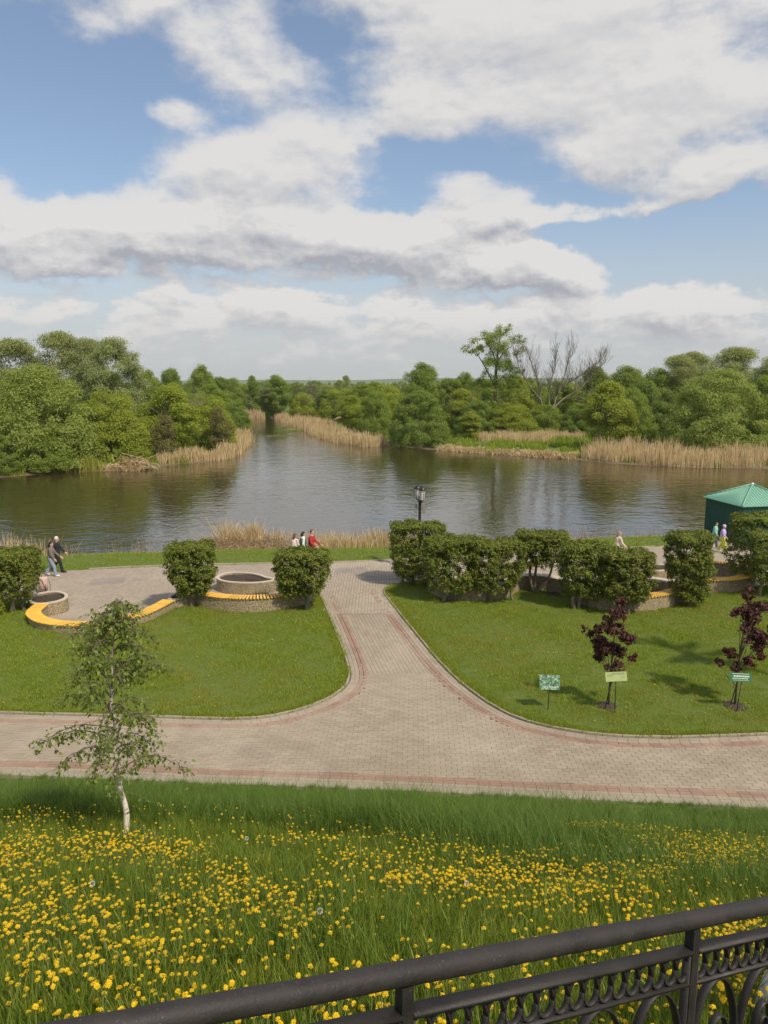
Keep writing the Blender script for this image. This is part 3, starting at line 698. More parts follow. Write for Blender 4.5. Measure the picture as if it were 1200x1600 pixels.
# crown shapes, all standing on z = 0; nominal size (width, height)
PROTO = {}
def proto(key, size, C_r, mat, n, leaf, trunk, **kw):
    PROTO[key] = (size, crown_mesh('crown', *C_r, M[mat], int(n * 2.0), leaf * .70, **kw), trunk)
tk1 = trunk_mesh('trunk', 5.5, .22, M['bark']); tk2 = trunk_mesh('trunk', 9., .28, M['bark_grey'], limbs=7); tk3 = trunk_mesh('trunk', 4., .14, M['bark'], limbs=6)
proto('mound', (12, 9.), dome_clumps(90, 6, 5, 9, 1.0), 'leaf_mound', 30000, .27, tk1, droop=.35)
proto('mound_b', (10, 8.), dome_clumps(70, 5, 4.5, 8, 1.0), 'leaf_green', 24000, .26, tk1, droop=.2)
proto('round', (9, 8.), dome_clumps(70, 4.5, 4.2, 8, .85), 'leaf_deep', 26000, .24, tk1)
proto('bright', (8, 8.), dome_clumps(60, 4, 3.6, 8, .95), 'leaf_bright', 20000, .27, tk1, up=.4)
proto('bright_b', (7, 9.), ball_clumps(50, 3.5, 3.3, .3, 9., 1.0, .35), 'leaf_bright', 17000, .28, tk2, up=.4)
proto('willow', (8, 14.), ball_clumps(75, 4, 3.6, 1.0, 14., 1.0, .05), 'leaf_willow', 19000, .32, tk2, droop=.6, asp=.35, jit=.9)
proto('willow_b', (8, 13.), ball_clumps(70, 4, 3.6, .3, 13., 1.0, .15), 'leaf_willow', 20000, .30, tk2, droop=.5, asp=.4)
proto('oak', (9, 11.), ball_clumps(60, 4.5, 4.2, 1.0, 11., 1.15, .15), 'leaf_green', 20000, .30, tk2)
proto('oak_b', (9, 10.), ball_clumps(55, 4.5, 4.2, .3, 10., 1.05, .3), 'leaf_deep', 19000, .30, tk2)
proto('young', (3.5, 6.), ball_clumps(26, 1.7, 1.6, .3, 6., .6, .5), 'leaf_bright', 6500, .22, tk3, up=.4)
proto('brown', (4, 6.), ball_clumps(30, 2., 1.8, .2, 6., .7, .45), 'leaf_brown', 6000, .2, tk3)
proto('spire', (3.5, 11.), ball_clumps(30, 1.7, 1.6, 1., 11., .8, .6), 'leaf_deep', 8000, .28, tk2)
# tall poplar: crown in separate storeys with sky between
pc = [(785, 535, 26), (770, 530, 16), (800, 548, 20), (778, 560, 22), (757, 540, 10), (741, 545, 15), (733, 549, 9), (750, 553, 10), (806, 570, 14), (788, 582, 22), (775, 578, 20), (770, 602, 20), (792, 598, 20), (768, 640, 18), (788, 645, 20), (766, 592, 17), (755, 604, 14), (800, 600, 18), (780, 612, 22), (762, 625, 18), (795, 628, 18), (748, 630, 14), (776, 642, 22), (758, 650, 15), (795, 652, 15), (815, 610, 10), (812, 583, 8), (745, 612, 9), (790, 522, 14), (808, 536, 10)]
C_ = [((x - 778) * .117, rng.uniform(-1.4, 1.4), (672 - y) * .117) for x, y, r_ in pc]; r_ = [q_ * .117 * 1.0 for _, _, q_ in pc]
C2, r2 = [], []
for c_, q_ in zip(C_, r_):
    for i in range(9):
        d_ = unit(rng.normal(size=3)); C2.append(tuple(np.array(c_) + d_ * q_ * .75 * np.array((1.15, 1, .8)))); r2.append(q_ * rng.uniform(.22, .48))
mb = MB(); tp = [Vector((0, 0, -.4)), Vector((.1, 0, 4)), Vector((-.2, 0, 8)), Vector((0, .1, 12)), Vector((.4, 0, 16)), Vector((.6, 0, 18))]
mb.tube(tp, [.42, .34, .28, .2, .1, .04], 9, False)
for a, b in ((2, (-4.4, 0, 14.6)), (3, (2.6, .3, 14.8)), (3, (-2.2, -.5, 15.6)), (2, (2.4, .5, 10.4)), (1, (-2.6, .4, 7.6)), (1, (2.2, -.4, 5.6))):
    p0 = tp[a]; p3 = Vector(b); mb.tube([p0, p0.lerp(p3, .4) + Vector((0, 0, .5)), p0.lerp(p3, .75) + Vector((0, 0, .5)), p3], [.15, .11, .07, .03], 6, False)
PROTO['poplar'] = ((11, 18), crown_mesh('crown', C2, r2, M['leaf_green'], 38000, .21, shell=(.3, 1.1)), mb.mesh('trunk', M['bark']))

def tree(key, x, y, h_, w_, label, group=None, cat='tree', name='tree', rz=None, z=None):
    size, cm, tm = PROTO[key]; z = gz(x, y) if z is None else z
    t = thing(name, label, cat, (x, y, z), rng.uniform(0, 6.28) if rz is None else rz, group)
    t.scale = (w_ / size[0], w_ / size[0], h_ / size[1])
    obj('trunk', tm, t); obj('crown', cm, t); return t
TREES = [
 ('mound', -39.3, 88.0, 11.2, 15.8, 'biggest dome-shaped willow overhanging the water on the left bank', None),
 ('mound_b', -51, 92, 10, 13, 'broad willow at the left edge behind the lowest waterside bush', None),
 ('round', -41.2, 80.2, 4.2, 6.0, 'low dark bush at water level on the far left edge', None),
 ('mound_b', -36.6, 83.6, 4.6, 6.5, 'low green bush overhanging the water below the biggest willow', None),
 ('bright', -32.2, 90.5, 8.6, 9.0, 'yellow-green bushy maple right of the biggest willow, above the heap of dead reeds', None),
 ('bright_b', -27.5, 98.5, 8.6, 9.0, 'bright green maple behind the tan reeds of the left bank', None),
 ('brown', -26.6, 93, 5.4, 4.4, 'small brownish young tree at the waterline in front of the left maples', None),
 ('brown', -21.9, 102.5, 6.2, 4.0, 'thin brownish tree at the right tip of the left bank', None),
 ('bright', -24.6, 108, 7.8, 7.5, 'light green bush behind the thin brownish tree on the left bank', None),
 ('willow', -53, 112, 15.4, 12, 'pale feathery willow highest at the left edge', None),
 ('willow', -47.6, 115, 16.6, 12, 'pale feathery willow with the highest top above the big dome willow', None),
 ('willow_b', -42.8, 113, 15.6, 10, 'grey-green tall willow left of the rounded tall one', None),
 ('willow_b', -37.6, 109, 15.4, 12, 'rounded tall grey-green willow standing highest right of the pale ones', None),
 ('willow', -61, 116, 14.9, 12, 'pale willow cut by the left edge', None),
 ('oak', -38.6, 128, 11.1, 6.8, 'green tree peeking out right below the rounded tall willow', None),
 ('oak_b', -38.4, 140, 11.6, 7.4, 'narrow green tree right of the tall willows, second in the row stepping down', 'trees behind the left bank'), ('oak', -35, 150, 12.4, 7.6, 'taller rounded tree standing out at the middle of the row behind the left bank', 'trees behind the left bank'),
 ('oak_b', -33.5, 160, 10.2, 8.4, 'low rounded tree at the right end of the row behind the left bank', 'trees behind the left bank'), ('bright_b', -33, 122, 9.0, 8, 'bright green tree directly behind the yellow-green maple on the left bank', 'trees behind the left bank'),
 ('oak', -30, 134, 8.8, 8.5, 'dark green tree behind the thin brownish tree of the left bank', 'trees behind the left bank'), ('mound_b', -29, 118, 7.5, 9, 'broad dull green bush behind the right tip of the left bank', 'trees behind the left bank'),
 ('oak_b', -45, 128, 11., 9, None, 'trees behind the left bank'), ('oak', -34, 176, 10, 9, None, 'trees behind the left bank'),
 ('willow_b', -38, 190, 9.6, 9, None, 'trees behind the left bank'), ('round', -30.5, 150, 7.5, 9, None, 'trees behind the left bank'),
 ('spire', -35, 207, 12.2, 5, 'narrow dark poplar rising above the distant left bank', None),
 ('oak', -29.6, 212, 11.4, 10.5, 'broad rounded tree at the far end of the river', None),
 ('oak_b', -39.7, 217, 10.1, 9, 'distant green tree left behind the narrow dark poplar', 'trees at the far end of the river'), ('willow_b', -44, 214, 9.6, 10, 'distant pale tree farthest left at the river bend', 'trees at the far end of the river'),
 ('oak', -25, 222, 8.4, 10.6, 'distant green tree right behind the broad rounded one at the river end', 'trees at the far end of the river'), ('willow_b', -19.8, 212, 8.6, 9, 'distant pale tree behind the half-dead one', 'trees at the far end of the river'),
 ('mound_b', -33.5, 214, 7., 10, 'low distant bush under the narrow dark poplar', 'trees at the far end of the river'), ('willow_b', -15, 205, 8.4, 10, 'distant pale tree right of the river bend, left of the lone slender one', 'trees at the far end of the river'),
 ('bright', -19.2, 186, 7.2, 8, 'light green bush at the bend where the right bank begins', None),
 ('bright', -9.8, 172, 8.0, 10, 'bright green tree behind the channel reeds, right of the lone slender tree', 'woods behind the right bank'), ('oak', -4.8, 166, 8.7, 10, 'green tree in the woods right behind the fallen log', 'woods behind the right bank'),
 ('bright', 0, 168, 9.0, 10, 'bright green tree left behind the round-topped oak', 'woods behind the right bank'), ('oak_b', -12.8, 178, 7.4, 8.4, 'dark green tree behind the first stretch of channel reeds', 'woods behind the right bank'),
 ('bright_b', -6.2, 147, 6.6, 8, 'bright young tree behind the end of the fallen log', 'woods behind the right bank'), ('bright', 2.2, 146, 7.4, 9, 'bright bush in the woods between the two round waterside bushes', 'woods behind the right bank'),
 ('oak', -2.3, 192, 9.1, 9.4, 'far tree whose top touches the horizon left of the round-topped oak', 'woods behind the right bank'), ('willow', -12.8, 262, 11.2, 5.0, 'slender tree standing alone above the woods at mid horizon', None),
 ('oak', 7.1, 150, 12.8, 9.8, 'round-topped oak rising above the woods behind the waterside bushes', None),
 ('mound_b', -1.4, 129.5, 7.6, 7.0, 'smaller left one of the two round bushes on the right bank', None),
 ('round', 5.3, 115.5, 8.2, 9.6, 'largest round bush touching the water near the middle', None),
 ('oak_b', 12.6, 152, 9.9, 9, 'dark tree right behind the round-topped oak', 'woods behind the right bank'), ('bright_b', 13.5, 135, 7.9, 9, 'bright green tree behind the largest round waterside bush', 'woods behind the right bank'),
 ('poplar', 19.9, 138, 18.6, 11.2, 'tall ragged poplar standing beside the bare tree', None),
 ('oak', 15.8, 152, 11.0, 7.4, 'green tree touching the left side of the tall poplar', 'woods behind the right bank'), ('young', 13.6, 122, 4.6, 5.0, 'small light green bush left of the tan reed patch', None),
 ('bright_b', 26, 152, 10.2, 10, 'bright green tree seen between the tall poplar and the bare tree', 'woods behind the right bank'), ('bright', 21.5, 131, 5.9, 9, 'light green thicket at the foot of the tall poplar', None),
 ('mound_b', 27.6, 133, 5.4, 9, 'light green thicket at the foot of the bare tree', None), ('round', 33.2, 130, 5.6, 8, 'dark bush right of the foot of the bare tree', 'woods behind the right bank'),
 ('round', 15.5, 131, 6.2, 8, 'dark bush left of the tall poplar', None),
 ('bright_b', 30.6, 105.5, 9.2, 9.0, 'bright green bush at the left end of the tall reed belt', None), ('mound_b', 34.5, 108, 8.4, 8, 'dull green bush between the bright bush and the biggest one', None),
 ('oak_b', 40.5, 150, 12.2, 9.8, "dark tree standing right of the bare tree's highest branches", 'woods behind the right bank'), ('oak', 45.1, 146, 12.1, 10.7, 'rounded green tree in the skyline left of the pale right-hand willows', 'woods behind the right bank'),
 ('oak', 49.4, 141, 11.6, 10.3, 'green tree just left of the pale right-hand willows', 'woods behind the right bank'), ('bright', 36.4, 151, 9.2, 9.9, 'bright green tree behind the right-hand branches of the bare tree', 'woods behind the right bank'),
 ('oak_b', 42.1, 126, 9.4, 8.5, None, 'woods behind the right bank'), ('oak', 33.2, 146, 9.2, 9, None, 'woods behind the right bank'),
 ('mound', 42.2, 98, 10.9, 15.5, 'biggest dome-shaped bush behind the tall reeds on the right bank', None),
 ('willow', 53.2, 141, 14.0, 11, 'smaller pale willow at the left end of the right-hand willow group', 'pale willows on the right'), ('willow', 57.6, 146, 14.8, 12, 'pale willow showing just left behind the brownish highest willow', 'pale willows on the right'),
 ('willow', 59.0, 131, 15.0, 14, 'brownish pale willow with the highest top on the right', None), ('willow_b', 60.5, 121, 13.2, 11, 'tall willow cut by the right edge', None),
 ('mound_b', 51.0, 98, 8.8, 9, 'dark bush at the right edge above the reeds', None), ('oak', 54.5, 111, 10.2, 8, 'tree behind the bush at the right edge', None),
 
 ('oak_b', -56, 128, 11, 10, None, 'trees behind the left bank'), ('bright', 48, 122, 8, 9, None, 'woods behind the right bank'), ('oak_b', 21, 160, 9.8, 10, None, 'woods behind the right bank'), ('oak', 31, 165, 10, 10, None, 'woods behind the right bank')]
GL = {'trees behind the left bank': 'leafy green tree in the woods behind the left bank', 'trees at the far end of the river': 'distant green tree where the river bends away',
      'woods behind the right bank': 'leafy green tree in the woods behind the right bank', 'pale willows on the right': 'pale feathery willow above the woods on the right'}
for key, x, y, h_, w_, lab, grp_ in TREES:
    tree(key, x, y, h_, w_, lab or GL[grp_], grp_, name='bush' if lab and 'bush' in lab.split(' ')[:6] + [''] and key in ('mound', 'mound_b', 'round', 'young') else 'tree', cat='bush' if lab and ' bush ' in lab and key in ('mound', 'mound_b', 'round', 'young') else 'tree', rz=0 if key == 'poplar' else None)
# bare trees
def bare(x, y, limbs, label, sc, r0=.3):
    t = thing('bare_tree', label, 'tree', (x, y, gz(x, y)))
    mb = MB(); tw = MB()
    for pts, rad in limbs:
        rad *= .8
        V_ = [Vector((a * sc, (i % 2) * .5 - .2 + a * sc * .1, b * sc)) for i, (a, b) in enumerate(pts)]
        V_ = [Vector(p_) for p_ in smooth_line([tuple(v) for v in V_], .6)]
        n = len(V_); rr = [rad * (1 - .75 * i / n) for i in range(n)]; mb.tube(V_, rr, 7, False)
        for i in range(n // 3, n):
            for j in range(4):
                dd = (V_[i] - V_[i - 1]).normalized() * .5 + Vector((rng.normal() * .7, rng.normal() * .7, abs(rng.normal()) * .8 + .25))
                branch_rec(tw, V_[i], dd, rng.uniform(.9, 2.3) * sc / .117, max(rr[i] * .3, .018), 2, .42, .3, .0085, 3, .12)
    mb.build('trunk', M['bark_grey'], t); tw.build('branch', M['twig'], t); return t
bare(29.6, 137, [([(0, 0), (-2, 20), (3, 40), (10, 62), (22, 75), (45, 88), (62, 100), (75, 112)], .24), ([(3, 40), (22, 55), (42, 68), (60, 85), (70, 98), (82, 108)], .2),
                 ([(0, 30), (-4, 55), (-2, 80), (4, 100), (2, 120)], .2), ([(-3, 22), (-16, 50), (-22, 78), (-30, 100), (-38, 118)], .22), ([(-16, 50), (-40, 80), (-52, 100), (-56, 122)], .14), ([(10, 62), (20, 90), (24, 112), (34, 122)], .13)],
     'large bare leafless tree with spreading grey branches on the right bank', .117)
bare(-20.6, 196, [([(0, 0), (2, 20), (8, 40), (14, 52), (16, 64)], .3), ([(4, 25), (-8, 44), (-14, 56)], .2), ([(8, 40), (24, 50), (32, 56)], .18)], 'small dark half-dead tree at the river bend', .115)

# ------------------------------------------------------------------ instanced stuff
def scatter(name, P_, rot, scl, protos, mat_protos, label=None, kind='stuff'):
    """one object: copies of small source meshes set on points"""
    src = bpy.data.collections.new(name + '_source')
    for i, me in enumerate(protos):
        src.objects.link(bpy.data.objects.new(name + '_tuft', me))
    me = bpy.data.meshes.new(name); n = len(P_); me.vertices.add(n); me.vertices.foreach_set('co', np.asarray(P_, np.float32).ravel())
    a = me.attributes.new('rot', 'FLOAT_VECTOR', 'POINT'); a.data.foreach_set('vector', np.asarray(rot, np.float32).ravel())
    a = me.attributes.new('scl', 'FLOAT', 'POINT'); a.data.foreach_set('value', np.asarray(scl, np.float32))
    o = obj(name, me); ng = bpy.data.node_groups.new(name, 'GeometryNodeTree')
    ng.interface.new_socket('Geometry', in_out='INPUT', socket_type='NodeSocketGeometry'); ng.interface.new_socket('Geometry', in_out='OUTPUT', socket_type='NodeSocketGeometry')
    g_ = G(ng); i_ = g_.n('NodeGroupInput'); o_ = g_.n('NodeGroupOutput')
    ci = g_.n('GeometryNodeCollectionInfo'); ci.inputs['Collection'].default_value = src; ci.inputs['Separate Children'].default_value = True; ci.inputs['Reset Children'].default_value = True
    r_ = g_.n('GeometryNodeInputNamedAttribute', data_type='FLOAT_VECTOR'); r_.inputs[0].default_value = 'rot'
    s_ = g_.n('GeometryNodeInputNamedAttribute', data_type='FLOAT'); s_.inputs[0].default_value = 'scl'
    er = g_.n('FunctionNodeEulerToRotation'); ng.links.new(r_.outputs[0], er.inputs[0])
    ip = g_.n('GeometryNodeInstanceOnPoints'); ng.links.new(i_.outputs[0], ip.inputs['Points']); ng.links.new(ci.outputs[0], ip.inputs['Instance'])
    ip.inputs['Pick Instance'].default_value = True; ng.links.new(er.outputs[0], ip.inputs['Rotation']); ng.links.new(s_.outputs[0], ip.inputs['Scale'])
    ng.links.new(ip.outputs[0], o_.inputs[0])
    md = o.modifiers.new('scatter', 'NODES'); md.node_group = ng
    return tag(o, label, kind=kind)
def blades(n, rad, hmin, hmax, w_, mat, lean=.5, seg=3, flop=.4, name='tuft'):
    """a tuft of tapering grass blades"""
    a = rng.uniform(0, 6.28, n); rr = rad * np.sqrt(rng.random(n)); b0 = np.stack([np.cos(a) * rr, np.sin(a) * rr, np.full(n, -.03)], 1)
    h_ = rng.uniform(hmin, hmax, n); da = rng.uniform(0, 6.28, n); dl = np.stack([np.cos(da), np.sin(da), np.zeros(n)], 1) * (np.abs(rng.normal(0, lean, n)))[:, None]
    sd = np.stack([-np.sin(da), np.cos(da), np.zeros(n)], 1)
    V_, F_, tn = [], [], []
    vs = []
    for k in range(seg + 1):
        t = k / seg; c_ = b0 + dl * (h_ * (t * .5 + flop * t * t))[:, None] + np.array((0, 0, 1.)) * (h_ * t * (1 - .28 * flop * t * np.minimum(np.linalg.norm(dl, axis=1) * 1.5, 1)))[:, None]
        wd = w_ * (1 - t) ** .7 * .5 if k < seg else 0
        vs.append(np.stack([c_ - sd * wd, c_ + sd * wd], 1))
    vs = np.stack(vs, 1).reshape(-1, 3); st = (seg + 1) * 2
    f = np.concatenate([np.stack([np.arange(n) * st + 2 * k + q_ for q_ in (0, 1, 3, 2)], 1) for k in range(seg)])
    return arr_mesh(name, vs, f, mat, np.repeat(np.clip(rng.normal(.5, .25, n), 0, 1), st))
def spread(n, x0, x1, y0, y1): return np.stack([rng.uniform(x0, x1, n), rng.uniform(y0, y1, n)], 1)
def place(P_, base=0., f=None):
    z = ground_z(P_) if f is None else f(P_); return np.c_[P_, z + base]
def rots(n, tilt=.1): return np.stack([rng.normal(0, tilt, n), rng.normal(0, tilt, n), rng.uniform(0, 6.28, n)], 1)

# bank: long grass
g_bank = [blades(44, .12, .09, .23, .0065, M['grass_bank'], .45) for _ in range(4)]
g_long = [blades(46, .16, .22, .44, .0075, M['grass_long'], .55, 4, .8) for _ in range(4)]
g_dry = [blades(40, .12, .07, .17, .006, M['grass_dry'], .6) for _ in range(2)]
g_leaf = [blades(12, .07, .06, .14, .026, M['grass_bank'], 1.0, 3, .5) for _ in range(3)]
def bank_pts(n, y0, y1):
    P_ = []
    while sum(len(p) for p in P_) < n:
        q_ = spread(n * 2, -12, 12, y0, y1); q_ = q_[np.abs(q_[:, 0]) < .56 * q_[:, 1] + 2.2]; P_.append(q_)
    P_ = np.vstack(P_)[:n]; ny = np.interp(P_[:, 0], NEAR[:, 0], NEAR[:, 1]); return P_[P_[:, 1] < ny - .05]
P_ = np.vstack([bank_pts(11500, 1.0, 6.), bank_pts(17500, 6., 16.5)])
soilspots = [(-2.92, 8.35, .38), (-.35, 9.9, .35)]
for sx_, sy_, sr_ in soilspots: P_ = P_[np.hypot(P_[:, 0] - sx_, (P_[:, 1] - sy_) * .8) > sr_ * rng.uniform(.6, 1.1, len(P_))]
lush = wob2(P_, .55) * 1.2 + ss(7.2, 10, P_[:, 1] - ss(1, 4, P_[:, 0]) * 1.5) * 1.7 - .75
kind_ = rng.random(len(P_))
isl = (lush + rng.normal(0, .35, len(P_)) > .25); isd = (~isl) & (kind_ < .22); isw = (~isl) & (kind_ > .86); isg = ~(isl | isd | isw)
edge = np.clip((np.interp(P_[:, 0], NEAR[:, 0], NEAR[:, 1]) - P_[:, 1]) / 1.8 + .22 * wob2(P_, 1.3), .28, 1)
for nm, sel, pr in (('bank_grass', isg, g_bank), ('long_bank_grass', isl, g_long), ('pale_bank_grass', isd, g_dry), ('broad_leaf_grass', isw, g_leaf)):
    q_ = P_[sel]; scatter(nm, place(q_), rots(len(q_)), rng.uniform(.6, 1.3, len(q_)) * (1 + .28 * wob2(q_, 1.9) + .2 * wob2(q_ + 8, 4.)) * edge[sel], pr, None, kind='stuff')
# lawns
g_lawn = [blades(40, .20, .03, .11, .011, M['grass'], .6, 2) for _ in range(4)] + [blades(40, .22, .03, .07, .012, M['grass_dry'], .6, 2)]
g_lawn_dry = [blades(40, .20, .03, .10, .011, M['grass_dry'], .6, 2) for _ in range(3)]
def lawn_pts(n, poly, x0, x1, y0, y1):
    q_ = spread(n, x0, x1, y0, y1); return q_[inside(q_, poly) & (dist_poly(q_, poly) > .07)]
LP = np.vstack([lawn_pts(19000, polyA, -20, -1, 19, 32), lawn_pts(24000, polyB, 0, 20, 18, 34)])
spots = [(6.23, 20.15, .36), (9.75, 20.15, .42), (7.3, 32.0, .5)]
for sx_, sy_, sr_ in spots: LP = LP[np.hypot(LP[:, 0] - sx_, LP[:, 1] - sy_) > sr_ * rng.uniform(.5, 1.1, len(LP))]
dryn = wob2(LP, .55) * .7 + wob2(LP + 40, 1.9) * .7 + wob2(LP + 9, 4.5) * .6 + rng.normal(0, .4, len(LP)) + .22; sd_ = dryn > .3
lsc = rng.uniform(.7, 1.2, len(LP)) * (1 + .38 * wob2(LP, 1.6) + .25 * wob2(LP + 3, 5.))
scatter('lawn_grass', place(LP[~sd_]), rots((~sd_).sum(), .05), lsc[~sd_] * 1.15, g_lawn[:4], None)
scatter('pale_lawn_grass', place(LP[sd_]), rots(sd_.sum(), .05), lsc[sd_], g_lawn_dry, None)
eq = []
for ln_ in (LAWN_A, LAWN_B):
    _, nn_ = normals2(ln_); k_i = rng.integers(0, len(ln_), 1500); eq.append(ln_[k_i] + nn_[k_i] * rng.uniform(.03, .16, 1500)[:, None])
eq = np.vstack(eq); eq = eq[rng.random(len(eq)) < np.clip(.6 + .5 * wob2(eq, 2.2), .1, 1)]
scatter('kerb_grass', np.c_[eq, np.full(len(eq), .04)], rots(len(eq), .2), rng.uniform(.5, 1.0, len(eq)) * (1 + .4 * wob2(eq, 3.)), g_lawn, None)
q_ = spread(9000, -24, 24, 34, 46); fy = np.interp(q_[:, 0], PROM_FAR[:, 0], PROM_FAR[:, 1]); q_ = q_[(q_[:, 1] > fy + .15) & ~inside(q_, water_poly)]
q_ = q_[dist_poly(q_, water_poly) > 1.6 + wob2(q_, .6) * .5]
scatter('lakeside_grass', place(q_), rots(len(q_)), rng.uniform(1.0, 1.9, len(q_)), g_lawn, None)
# far bank ground cover and undergrowth
uw = [blades(60, .8, .35, 1.0, .10, M['grass'], .6, 3) for _ in range(3)]
q_ = spread(9000, -75, 80, 76, 235); q_ = q_[~inside(q_, water_poly) & (dist_poly(q_, water_poly) > .8) & (np.abs(q_[:, 0]) < .62 * q_[:, 1] + 6)]
scatter('far_bank_grass', place(q_), rots(len(q_)), rng.uniform(.5, 1.1, len(q_)), uw, None)
# the far woods that read as one mass
q_ = np.vstack([spread(420, -260, 260, 235, 520), spread(700, -700, 700, 500, 1500)]); q_ = q_[np.abs(q_[:, 0]) < .62 * q_[:, 1] + 30]
q_ = q_[~((np.abs(q_[:, 0] + 12.8) < 8) & (q_[:, 1] < 300))]
scatter('far_woods', place(q_, -.3), np.c_[np.zeros((len(q_), 2)), rng.uniform(0, 6.28, len(q_))], rng.uniform(.60, .92, len(q_)) * np.where(q_[:, 1] > 600, .95, 1.), [PROTO[k][1] for k in ('oak', 'oak_b', 'bright', 'round', 'bright_b')], None)
# last wooded ridge on the horizon
mb = MB(); n = 160; vs = []; 
for i in range(n):
    a = -1.3 + 2.6 * i / (n - 1); hz = 17 + 6 * math.sin(a * 9) + 3 * math.sin(a * 31) + rng.uniform(-1.2, 1.2)
    for rr_, zz in ((4200, -2), (4230, hz * .8), (4300, hz), (4700, hz * .9), (5200, -2)): vs.append((math.sin(a) * rr_, math.cos(a) * rr_, zz))
fs = [(i * 5 + k, i * 5 + k + 1, i * 5 + 6 + k, i * 5 + 5 + k) for i in range(n - 1) for k in range(4)]
mb.add(vs, fs, True); tag(mb.build('wooded_ridge', simple('ridge_woods', (.06, .09, .03), .95, .5, .01)), kind='structure')

# ------------------------------------------------------------------ reeds
def reeds(name, pts, hmin, hmax, w_, mat, lean=.12, flop=.3, zf=None, flat=0.):
    n = len(pts); z = ground_z(pts) if zf is None else np.full(n, zf); z = np.maximum(z, -.82)
    h_ = rng.uniform(hmin, hmax, n) * np.clip(.78 + .38 * wob2(pts, .9) + .25 * wob2(pts + 31, 2.3), .3, 1.25); da = rng.uniform(0, 6.28, n); ln = np.abs(rng.normal(0, lean, n)) + flat * rng.uniform(.6, 1.4, n)
    d_ = np.stack([np.cos(da), np.sin(da)], 1) * ln[:, None]; sa = rng.uniform(-.6, .6, n); sd = np.stack([np.cos(sa), np.sin(sa), np.zeros(n)], 1)
    b = np.c_[pts, z]; vs = []
    for t, wf in ((0, 1), (.5, .85), (.85, .7), (1., .0)):
        up = h_ * t if flat < .5 else h_ * .12 * t + rng.uniform(0, .08, n)
        c_ = b + np.c_[d_ * (h_ * (t + flop * t * t))[:, None], up]
        vs += [c_ - sd * w_ * wf * .5, c_ + sd * w_ * wf * .5]
    V_ = np.stack(vs, 1).reshape(-1, 3); f = np.concatenate([np.stack([np.arange(n) * 8 + 2 * k + q_ for q_ in (0, 1, 3, 2)], 1) for k in range(3)])
    return tag(obj(name, arr_mesh(name, V_, f, mat, np.repeat(np.clip(rng.normal(.55, .25, n), 0, 1), 8))), kind='stuff')
def band(line, n, w0, w1, jag=.6):
    Ln = smooth_line(line, .3); _, nn = normals2(Ln); k = rng.integers(0, len(Ln), n)
    return Ln[k] + nn[k] * (rng.uniform(w0, w1, n) + wob2(Ln[k], .5) * jag)[:, None] + rng.normal(0, .25, (n, 2))
reeds('tall_reeds', band([(24.5, 96.6), (28, 92), (35, 87.9), (43, 86.6), (60, 86.6), (75, 88.5)], 13000, 0, 5.0, 1.0), 1.0, 2.7, .04, M['reed'])
reeds('reed_patch', np.vstack([band([(15, 121), (22, 124.5), (32, 124)], 2600, -1.5, 2.5), band([(19, 117), (25, 117)], 700, -1, 1)]), 1.0, 1.8, .05, M['reed'])
reeds('channel_reeds', np.vstack([band([(-24, 201), (-20.5, 190), (-13.8, 165), (-8, 142), (-4.0, 126), (1.0, 117.2)], 9500, -4.8, 0.2, 1.2), band([(-16, 175), (-10, 153)], 2500, -3.5, .5)]), 1.0, 2.4, .06, M['reed'])
reeds('left_tip_reeds', np.vstack([band([(-26, 90.3), (-22.8, 92.8), (-20.4, 97), (-19.8, 102), (-21, 116), (-22.6, 128)], 4200, -.2, 1.8), band([(-20.5, 108), (-24, 140)], 1200, 0, 3)]), .8, 2.0, .05, M['reed'])
reeds('bend_reeds', band([(-34, 202), (-40, 215), (-52, 230)], 3500, -3, 3), 1.5, 3.2, .07, M['reed'])
reeds('flattened_reeds', np.vstack([band([(8.2, 109.6), (17, 102.3), (24.0, 97.2)], 4200, -.4, 1.4, .4), band([(-28.6, 85.2), (-27.2, 84.8)], 600, -.8, .6, .2), band([(-35, 83), (-31, 84.4), (-27, 84.6)], 700, -.1, .6, .2)]), .25, .8, .06, M['reed'], .8, .2, None, .3)
reeds('marsh_reeds', np.vstack([band([(-35.5, 82.3), (-31, 83.9)], 350, 0, .8, .2)]), .9, 1.8, .05, M['grass_dry'])
# near shore: floating mat, clumps and stubble
def patch(x0, x1, y0, y1, n): return spread(n, x0, x1, y0, y1)
q_ = patch(-11.2, -3.0, 42.4, 48.6, 5200); q_ = q_[(wob2(q_, .8) + (46.2 - q_[:, 1]) * .35 + rng.normal(0, .3, len(q_)) > -.35)]
reeds('floating_reed_mat', q_, .35, 1.3, .028, M['reed_wet'], .3, .1, -.78, 1.0)
def clump(cx, cy, rx, ry, n): a = rng.normal(size=(n, 2)); return np.array((cx, cy)) + a * np.array((rx, ry))
reeds('reed_clump', np.vstack([clump(-9.9, 47.0, .35, .3, 130), clump(-9.2, 46.8, .3, .2, 90), clump(-8.2, 46.9, .35, .3, 320), clump(-6.6, 46.9, .3, .2, 40), clump(-5.2, 46.2, .5, .4, 60)]), .5, 1.35, .022, M['reed'], .45, .3, -.8)
reeds('shore_reeds', np.vstack([band([(-3.9, 42.9), (-2, 43.2), (.6, 43.9), (2.5, 44.4)], 1900, -.7, 1.0, .3), band([(-23, 41.8), (-20.5, 41.9), (-19.3, 41.9)], 420, -.5, .8, .2)]), .5, 1.5, .024, M['reed'], .22)
q_ = np.vstack([band([(-22, 42.0), (-17.9, 41.8), (-14.5, 42.4), (-10.9, 42.8), (-8, 43.3)], 1500, -.55, .7, .25), band([(3, 44.6), (8, 45.4), (12, 46.2), (17, 47.2)], 2200, -.9, .8, .3)])
reeds('shore_litter', q_, .25, .8, .03, M['reed_wet'], .4, .1, None, .8)
